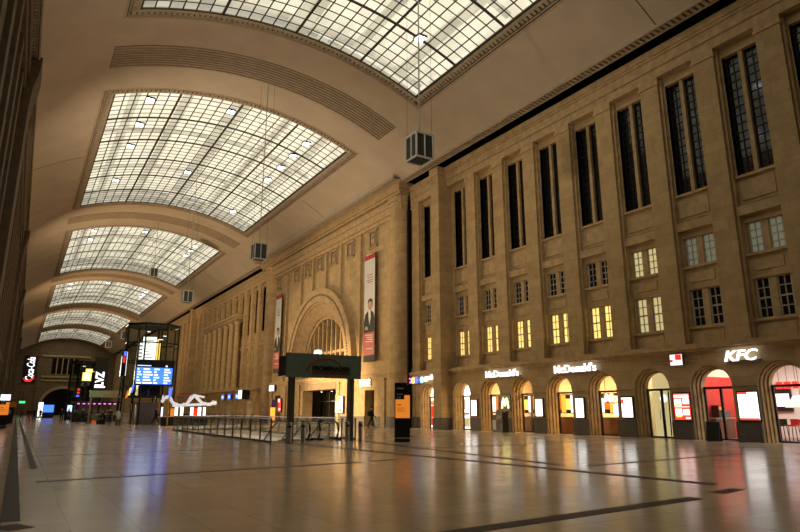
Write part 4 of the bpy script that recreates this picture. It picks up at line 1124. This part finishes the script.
b = MB(); b.box(-.29, -.24, -.03, 0, -1.55, .6); b.box(.24, .28, -.03, 0, -1.5, 1.1); b.build('white_edge', M['led_soft'], t)
t = empty('yellow_panel', (9.0, 111.2, 7.2), 'yellow and white lit panel in the farther lift tower', 'lit panel')
b = MB(); b.box(-.75, .75, 0, .15, -1.1, 1.0); b.build('casing', M['black'], t)
b = MB(); b.box(-.1, .1, .16, .3, -7.2, .9); b.build('post', M['iron'], t)
b = MB(); b.box(-.7, .6, -.02, 0, -1.0, .3); b.box(-.3, .7, -.02, 0, .35, .9); b.build('lit_face', M['led_yellow'], t)
b = MB(); b.box(-.45, .35, -.05, -.02, -.9, .2); b.box(-.1, .5, -.05, -.02, .5, .75); b.build('white_print', M['lit_white'], t)
t = empty('letter_banner', (10.85, 109.6, 5.2), 'tall black banner with white letters and a white bar beside the farther tower', 'sign')
b = MB(); b.box(-.95, 1.0, 0, .15, -.4, 4.7); b.build('panel', M['black_matt'], t)
text('lettering', 'LVZ', 1.25, (10.7, 109.56, 6.5), FACE_S, M['led_white'], t, width=2.3, bold=.04, rot=PI / 2)
b = MB(); b.box(-.8, .75, -.05, 0, -.12, .12); b.build('white_bar', M['led_white'], t)
for x in (-.8, .8): b = MB(); b.box(x - .07, x + .07, .16, .3, -5.2, 4.6); b.build('post', M['iron'], t)
t = empty('signal_lamps', (7.9, 111.2, 4.4), 'stack of small red and blue lamps low on the farther tower', 'lamps')
b = MB(); b.box(-.5, .5, 0, .2, -.9, .6); b.build('casing', M['black'], t)
b = MB(); b.box(-.1, .1, .2, .34, -4.4, .5); b.build('post', M['iron'], t)
b = MB(); b.cbox(.1, -.04, .4, .35, .08, .3); b.cbox(.1, -.04, -.1, .35, .08, .3); b.build('red_lamp', M['led_red'], t)
b = MB(); b.cbox(.05, -.04, -.6, .4, .08, .25); b.build('blue_lamp', M['led_blue'], t)
# farther green sign
t = empty('mall_sign', (9.15, 82.3, 0), 'small distant dark green sign on posts over the farther escalator well', 'sign')
b = MB(); b.box(-2.0, 1.9, 0, .4, 3.05, 3.85); b.build('panel', mottled('green_panel_far', (.10, .15, .11), .3, .1, 3), t)
b = MB(); b.box(-.4, 1.3, -.02, 0, 3.25, 3.4); b.build('lettering_bar', M['dark_red'], t)
for x in (-1.8, 1.7): b = MB(); b.box(x - .1, x + .1, .1, .3, 0, 3.05); b.build('post', M['steel_dark'], t)
# pink lamps of the snack kiosk
t = empty('snack_kiosk', (9.6, 97.5, 0), 'dark snack kiosk under a canopy edged with pink lamps', 'kiosk')
b = MB(); b.box(-3.0, 3.0, -.4, 2.4, 0, 1.1); b.build('counter', M['black'], t)
b = MB(); b.box(-3.2, 3.2, -.8, 2.6, 2.5, 2.75); b.build('canopy', M['black'], t)
for x in (-2.9, 2.9): b = MB(); b.box(x - .08, x + .08, 2.2, 2.36, 1.1, 2.5); b.build('post', M['iron'], t)
for k in range(8): b = MB(); b.box(-2.6 + k * .66, -2.3 + k * .66, -.86, -.8, 2.36, 2.52); b.build('pink_lamp', M['led_pink'], t)
b = MB()
for k in range(7): b.cbox(-2.5 + k * .8, 1.2, 1.5, .5, .1, .35)
b.build('lit_shelves', M['steel_dark'], t)
# white zigzag pavilion stand
def stand():
    t = empty('exhibition_stand', (14.7, 66.5, 0), 'exhibition stand under a white zigzag canopy beyond the railing', 'exhibition stand')
    t.scale = (.78, .78, .9)
    b = MB()
    zz = [(-2.9, 2.6), (-2.5, 3.15), (-1.9, 3.1), (-1.5, 2.5), (-.6, 2.2), (.2, 2.35), (1.2, 3.4), (1.7, 3.0), (2.3, 2.5), (3.2, 2.35), (4.2, 2.6)]
    for p, q in zip(zz[:-1], zz[1:]): b.bar((p[0], 0, p[1]), (q[0], 0, q[1]), .26); b.bar((p[0], 0, p[1]), (q[0], 1.6, q[1] + .2), .12)
    b.bar((-1.5, 0, 2.2), (4.2, 0, 2.45), .2); b.bar((1.2, .0, 3.4), (2.6, .2, 3.2), .16); b.build('zigzag_canopy', M['glow_canopy'], t)
    for x in (-2.6, -1.0, .9, 2.9): b = MB(); b.box(x - .06, x + .06, .5, .62, 0, 2.4); b.build('post', M['iron'], t)
    for (x, w_, mname) in ((-2.7, .2, 'led_soft'), (-.9, .35, 'lit_white'), (-.2, .35, 'lit_white'), (1.1, .4, 'led_soft'), (2.1, .4, 'lit_white'), (2.75, .3, 'lit_white')):
        b = MB(); b.box(x - w_ / 2, x + w_ / 2, .3, .4, .9, 2.05); b.build('lit_panel', M[mname], t)
    for (x, mname) in ((-1.4, 'led_orange'), (1.6, 'led_red')):
        b = MB(); b.box(x - .25, x + .25, .2, .35, 1.0, 1.9); b.build('coloured_panel', M[mname], t)
    b = MB(); b.box(-2.8, 3.2, .0, 1.6, 0, .95); b.build('counter', M['black'], t)
    b = MB(); b.box(-2.8, 3.2, -.1, 1.7, .95, 1.02); b.build('counter_top', M['white'], t)
    b = MB(); b.bar((-.4, .6, 2.3), (1.0, .6, 3.6), .1); b.bar((-.6, .6, 3.5), (.9, .6, 3.55), .12); b.build('red_beams', M['dark_red'], t)
stand()
t = empty('flag_pole', (12.95, 65.6, 0), 'thin yellow pole with a blue top rising at the exhibition stand', 'pole')
b = MB(); b.tube([(0, 0, 0), (0, 0, 2.9)], .06, 8); b.build('shaft', M['yellow_paint'], t)
b = MB(); b.box(-.06, .2, -.05, .05, 2.9, 3.75); b.build('blue_flag', M['led_blue'], t)
b = MB(); b.lathe([(.22, 0), (.2, .05)], 0, 0, 14); b.build('foot', M['iron'], t)
t = empty('striped_flag', (10.0, 72.2, 3.4), 'orange yellow and blue beach flag at the foot of the near tower', 'flag')
for k, mname in enumerate(('led_orange', 'led_yellow', 'led_blue')):
    b = MB(); b.prism([(-.3 + k * .22, -.6 + k * .3), (-.08 + k * .22, -.6 + k * .3), (.12 + k * .22, .2 + k * .3), (-.1 + k * .22, .2 + k * .3)], 'y', -.03, .03); b.build('stripe', M[mname], t)
b = MB(); b.tube([(-.35, 0, -3.4), (-.3, 0, -.5), (.2, 0, .9)], .03, 6); b.build('pole', M['iron'], t)
# end wall things
t = empty('cola_sign', (2.1, 257.7, 16.0), 'tall dark sign with white script and a red swoosh on the end wall', 'sign')
b = MB(); b.box(-2.0, 2.0, 0, .25, -4.9, 4.9); b.build('panel', plain('deep_red_panel', (.02, .006, .006), .5), t)
text('script', 'Coca-Cola', 2.5, (2.2, 257.62, 16.3), FACE_S, M['led_white'], t, width=8.2, bold=.01, shear=.25, rot=PI / 2)
b = MB(); b.prism([(-1.9, -2.9), (-1.0, -4.3), (.6, -4.4), (1.7, -3.2), (1.6, -2.0), (.8, -3.4), (-.6, -3.6)], 'y', -.12, 0); b.build('swoosh', M['led_red'], t)
t = empty('exit_sign', (.9, 200, 3.6), 'small green lit exit sign far down the hall by the platform wall', 'sign')
b = MB(); b.box(-.7, .7, 0, .2, -.05, .5); b.build('lit_face', M['led_green'], t)
b = MB(); b.tube([(0, .1, .5), (0, .1, 3)], .05, 6); b.tube([(-.9, .1, 3), (-.9, .1, -3.6)], .06, 6); b.tube([(-.9, .1, 3), (0, .1, 3)], .05, 6); b.build('frame', M['iron'], t)
def screen(x, y, w_, h, z, label, mname):
    t = empty('lit_information_screen', (x, y, 0), label, 'screen')
    b = MB(); b.box(-w_ / 2, w_ / 2, 0, .2, z, z + h); b.build('screen', M[mname], t)
    b = MB(); b.box(-w_ / 2 - .1, w_ / 2 + .1, .2, .5, 0, z + h + .1); b.build('cabinet', M['black'], t)
screen(5.6, 150, 1.9, 1.5, 1.2, 'bright sky blue screen standing far down the hall', 'led_sky')
screen(7.6, 118, 1.4, 1.1, 1.3, 'pale blue screen behind the pair of walkers', 'led_pale')
screen(4.4, 160, .9, 3.0, .3, 'tall narrow white lit door panel far down the hall', 'lit_white')

# ================================================================== PEOPLE
CLOTH = {}
def cloth(c):
    if c not in CLOTH: CLOTH[c] = plain('cloth_%d' % len(CLOTH), c, .85, 0, .2)
    return CLOTH[c]
def person(x, y, face, label, top, legs, h=1.75, stride=.0, crouch=0.0, bag=None, coat=False, hair='hair', skirt=False, arms=.0):
    """one continuous skinned body; faces local -Y before rotation"""
    k = h / 1.75
    t = empty('person', (x, y, 0), label, 'person', rz=face)
    V = []; E_ = []; R = []; Z = []
    def v(p, r, z): V.append(Vector(p) * k); R.append(r * k); Z.append(z); return len(V) - 1
    def e(a, b): E_.append((a, b))
    dz = -.28 * crouch; lean = -.35 * crouch
    pel = v((0, 0, .95 + dz), .125, 'l'); wst = v((0, lean * .3, 1.10 + dz), .125, 't'); che = v((0, lean * .7, 1.30 + dz), .145, 't'); nb = v((0, lean, 1.45 + dz), .09, 't')
    nk = v((0, lean - .01, 1.51 + dz), .055, 's'); hd0 = v((0, lean - .02, 1.58 + dz), .078, 's'); hd1 = v((0, lean - .025, 1.66 + dz), .095, 's'); hd2 = v((0, lean - .01, 1.72 + dz), .06, 's')
    for a, b in ((pel, wst), (wst, che), (che, nb), (nb, nk), (nk, hd0), (hd0, hd1), (hd1, hd2)): e(a, b)
    nose = v((0, lean - .125, 1.625 + dz), .014, 's'); e(hd1, nose)
    for s in (-1, 1):
        st = s * stride
        hip = v((s * .095, 0, .88 + dz), .098, 'l'); kn = v((s * .10, -.25 * st - .25 * crouch, .50 + dz * .5), .068, 'l'); an = v((s * .10, -.42 * st + (.10 if st < 0 else 0) * abs(st), .10 + (.06 if st < 0 else 0) * abs(st)), .048, 'l'); ft = v((s * .11, -.42 * st - .13, .04), .042, 'f'); to = v((s * .115, -.42 * st - .2, .03), .03, 'f')
        for a, b in ((pel, hip), (hip, kn), (kn, an), (an, ft), (ft, to)): e(a, b)
        sh = v((s * .19, lean * .9, 1.42 + dz), .07, 't'); el = v((s * .235, lean + .16 * st - .05, 1.14 + dz), .05, 't'); wr = v((s * .22, lean + .22 * st - .16 - .1 * arms, .92 + dz + .2 * arms), .034, 't'); pm = v((s * .215, lean + .22 * st - .2 - .14 * arms, .85 + dz + .2 * arms), .034, 's')
        for a, b in ((nb, sh), (sh, el), (el, wr), (wr, pm)): e(a, b)
        for j in range(4):
            f1 = v((s * (.225 - .004 * j), lean + .22 * st - .225 + .018 * j - .14 * arms, .80 + dz + .2 * arms), .0095, 's'); f2 = v((s * .205, lean + .22 * st - .225 + .018 * j - .14 * arms, .768 + dz + .2 * arms + .006 * abs(j - 1)), .008, 's'); e(pm, f1); e(f1, f2)
        th = v((s * .19, lean + .22 * st - .235 - .14 * arms, .825 + dz + .2 * arms), .010, 's'); e(pm, th)
    me = bpy.data.meshes.new('body'); me.from_pydata(V, E_, [])
    o = bpy.data.objects.new('body', me); C.objects.link(o)
    sk = o.modifiers.new('skin', 'SKIN'); sk.use_smooth_shade = True
    for i, sv in enumerate(me.skin_vertices[0].data): sv.radius = (R[i], R[i] * (.8 if Z[i] == 't' and R[i] > .1 else 1)); sv.use_root = i == 0
    sb = o.modifiers.new('sub', 'SUBSURF'); sb.levels = 1; sb.render_levels = 1
    bpy.context.view_layer.update()
    m2 = bpy.data.meshes.new_from_object(o.evaluated_get(bpy.context.evaluated_depsgraph_get()))
    bpy.data.objects.remove(o); m2.name = 'body'
    m2.materials.clear()
    for m in (cloth(top), cloth(legs), M['skin'], M['black_matt']): m2.materials.append(m)
    idx = {'t': 0, 'l': 1, 's': 2, 'f': 3}
    for p in m2.polygons:
        c = p.center; best = min(range(len(V)), key=lambda i: (V[i] - c).length - R[i] * .9)
        p.material_index = idx[Z[best]]; p.use_smooth = True
    b = bpy.data.objects.new('body', m2); C.objects.link(b); b.parent = t
    hb = MB()                                                        # hair cap
    c0 = Vector((0, lean - .0, 1.675 + dz)) * k; vs = []; fs = []; N = 10
    for i in range(6):
        ph = PI / 2 - i * PI * .115
        for j in range(N):
            a = 2 * PI * j / N; d = .108 * k * (1.0 if math.sin(a) > -.4 else .93)
            vs.append((c0.x + d * .92 * math.cos(ph) * math.cos(a), c0.y + d * math.cos(ph) * math.sin(a), c0.z + d * math.sin(ph) - (.0 if math.sin(a) > -.4 else -.02 * i / 5)))
    for i in range(5):
        for j in range(N): fs.append((i * N + j, i * N + (j + 1) % N, (i + 1) * N + (j + 1) % N, (i + 1) * N + j))
    hb.add(vs, fs); hb.build('hair', M[hair], t, smooth=True)
    fb = MB()
    for s in (-1, 1): fb.cbox(s * .032 * k, (lean - .108) * k, (1.65 + dz) * k, .018 * k, .012, .01)
    fb.cbox(0, (lean - .105) * k, (1.585 + dz) * k, .045 * k, .012, .008); fb.build('facial_features', M['hair'], t)
    if coat:
        cb = MB(); cb.lathe([(.20 * k, .62 * k), (.19 * k, .85 * k), (.165 * k, 1.1 * k), (.19 * k, 1.32 * k), (.12 * k, 1.45 * k)], 0, 0, 14); cb.build('coat', cloth(top), t, smooth=True)
    if bag == 'backpack':
        cb = MB(); cb.lathe([(.10, 1.0), (.16, 1.05), (.17, 1.3), (.12, 1.45)], 0, .2, 12); cb.build('backpack', cloth((.03, .035, .04)), t)
    return t
person(26.6, 48.0, 1.2, 'person in dark clothes with a backpack walking before the narrow pavilion doorway', (.035, .04, .045), (.04, .045, .06), 1.78, .7, bag='backpack')
person(6.45, 80.0, 1.5, 'person in black striding across the hall below the pink lamps', (.015, .015, .017), (.015, .015, .018), 1.8, 1.1)
person(7.6, 84.6, .3, 'person in black standing between the walker and the luggage', (.012, .012, .014), (.015, .015, .018), 1.75, .2)
person(8.75, 79.2, -1.2, 'person in black stooping over a dark bag beside the white coat', (.012, .012, .013), (.012, .012, .014), 1.72, .3, crouch=.8)
person(9.35, 79.7, -.5, 'person in dark jacket standing close behind the stooping figure', (.02, .02, .022), (.02, .02, .025), 1.74, .1)
person(9.0, 70.6, .4, 'person in a long white coat near the farther balustrade', (.70, .68, .64), (.30, .28, .26), 1.66, .3, coat=True)
person(12.55, 69.5, .9, 'person in black walking at the foot of the near lift tower', (.012, .012, .014), (.012, .012, .014), 1.8, .7)
person(5.1, 94.0, .0, 'person in dark clothes with back turned beside a walker in brown', (.02, .022, .03), (.015, .015, .018), 1.8, .2)
person(6.0, 95.5, .5, 'person in a brown jacket walking beside a figure in dark clothes', (.09, .06, .045), (.03, .03, .035), 1.76, .6)
person(1.3, 90.4, .2, 'person in black top and bright red trousers by the platform side', (.02, .015, .015), (.50, .05, .04), 1.75, .4)
person(2.2, 106.0, .0, 'person in black standing before the white lit door panel', (.015, .015, .018), (.012, .012, .014), 1.8, .1)
person(3.0, 107.2, .6, 'person in dark grey leaning beside the white lit door panel', (.03, .03, .033), (.015, .015, .018), 1.78, .5)
person(.6, 100.5, .6, 'person in grey clothes near the ticket machine', (.05, .05, .055), (.025, .025, .03), 1.72, .3)
t = empty('travel_bag', (8.3, 78.5, 0), 'black travel bag on the floor in front of the stooping figure', 'bag')
b = MB(); b.prism([(-.45, 0), (.45, 0), (.42, .3), (.25, .38), (-.25, .38), (-.42, .3)], 'y', -.2, .2); b.build('body', M['black_matt'], t)
b = MB(); b.tube([(-.2, 0, .37), (-.1, 0, .5), (.1, 0, .5), (.2, 0, .37)], .02, 6); b.build('handle', M['black'], t)
t = empty('orange_bag', (7.95, 83.0, 0), 'small orange bag on the floor beside the standing figure in black', 'bag')
b = MB(); b.prism([(-.3, 0), (.3, 0), (.22, .36), (-.22, .36)], 'y', -.15, .15); b.build('body', M['led_orange'] if False else M['orange'], t)
b = MB(); b.tube([(-.1, 0, .36), (-.06, 0, .48), (.06, 0, .48), (.1, 0, .36)], .015, 6); b.build('handle', M['black'], t)

# printed pieces become parts of their own
SPLIT = {'red_blocks', 'red_print', 'fine_print', 'white_print', 'yellow_print', 'face', 'text_row', 'title_row', 'white_letters', 'print', 'yellow_strips', 'red_beams', 'lit_shelves',
         'red_fields', 'red_lamp', 'white_edge', 'black_stripes', 'white_stripes', 'dark_print', 'fine_lines', 'scrawl', 'facial_features', 'stay_wires', 'batten', 'lit_face', 'hanger'}
def split_loose(o):
    me = o.data; n = len(me.vertices); par = list(range(n))
    def find(a):
        while par[a] != a: par[a] = par[par[a]]; a = par[a]
        return a
    for e_ in me.edges: par[find(e_.vertices[0])] = find(e_.vertices[1])
    isl = {}
    for p in me.polygons: isl.setdefault(find(p.vertices[0]), []).append(p)
    if len(isl) < 2: return
    base = o.name.split('.')[0]
    for k_, polys in isl.items():
        ids = sorted({v for p in polys for v in p.vertices}); mp = {v: i for i, v in enumerate(ids)}
        m = bpy.data.meshes.new(base); m.from_pydata([me.vertices[v].co.copy() for v in ids], [], [[mp[v] for v in p.vertices] for p in polys])
        for mt in me.materials: m.materials.append(mt)
        q = bpy.data.objects.new(base, m); C.objects.link(q); q.parent = o.parent; q.location = o.location; q.rotation_euler = o.rotation_euler
    bpy.data.objects.remove(o)
for o in list(C.objects):
    if o.type == 'MESH' and o.parent and o.name.split('.')[0] in SPLIT: split_loose(o)
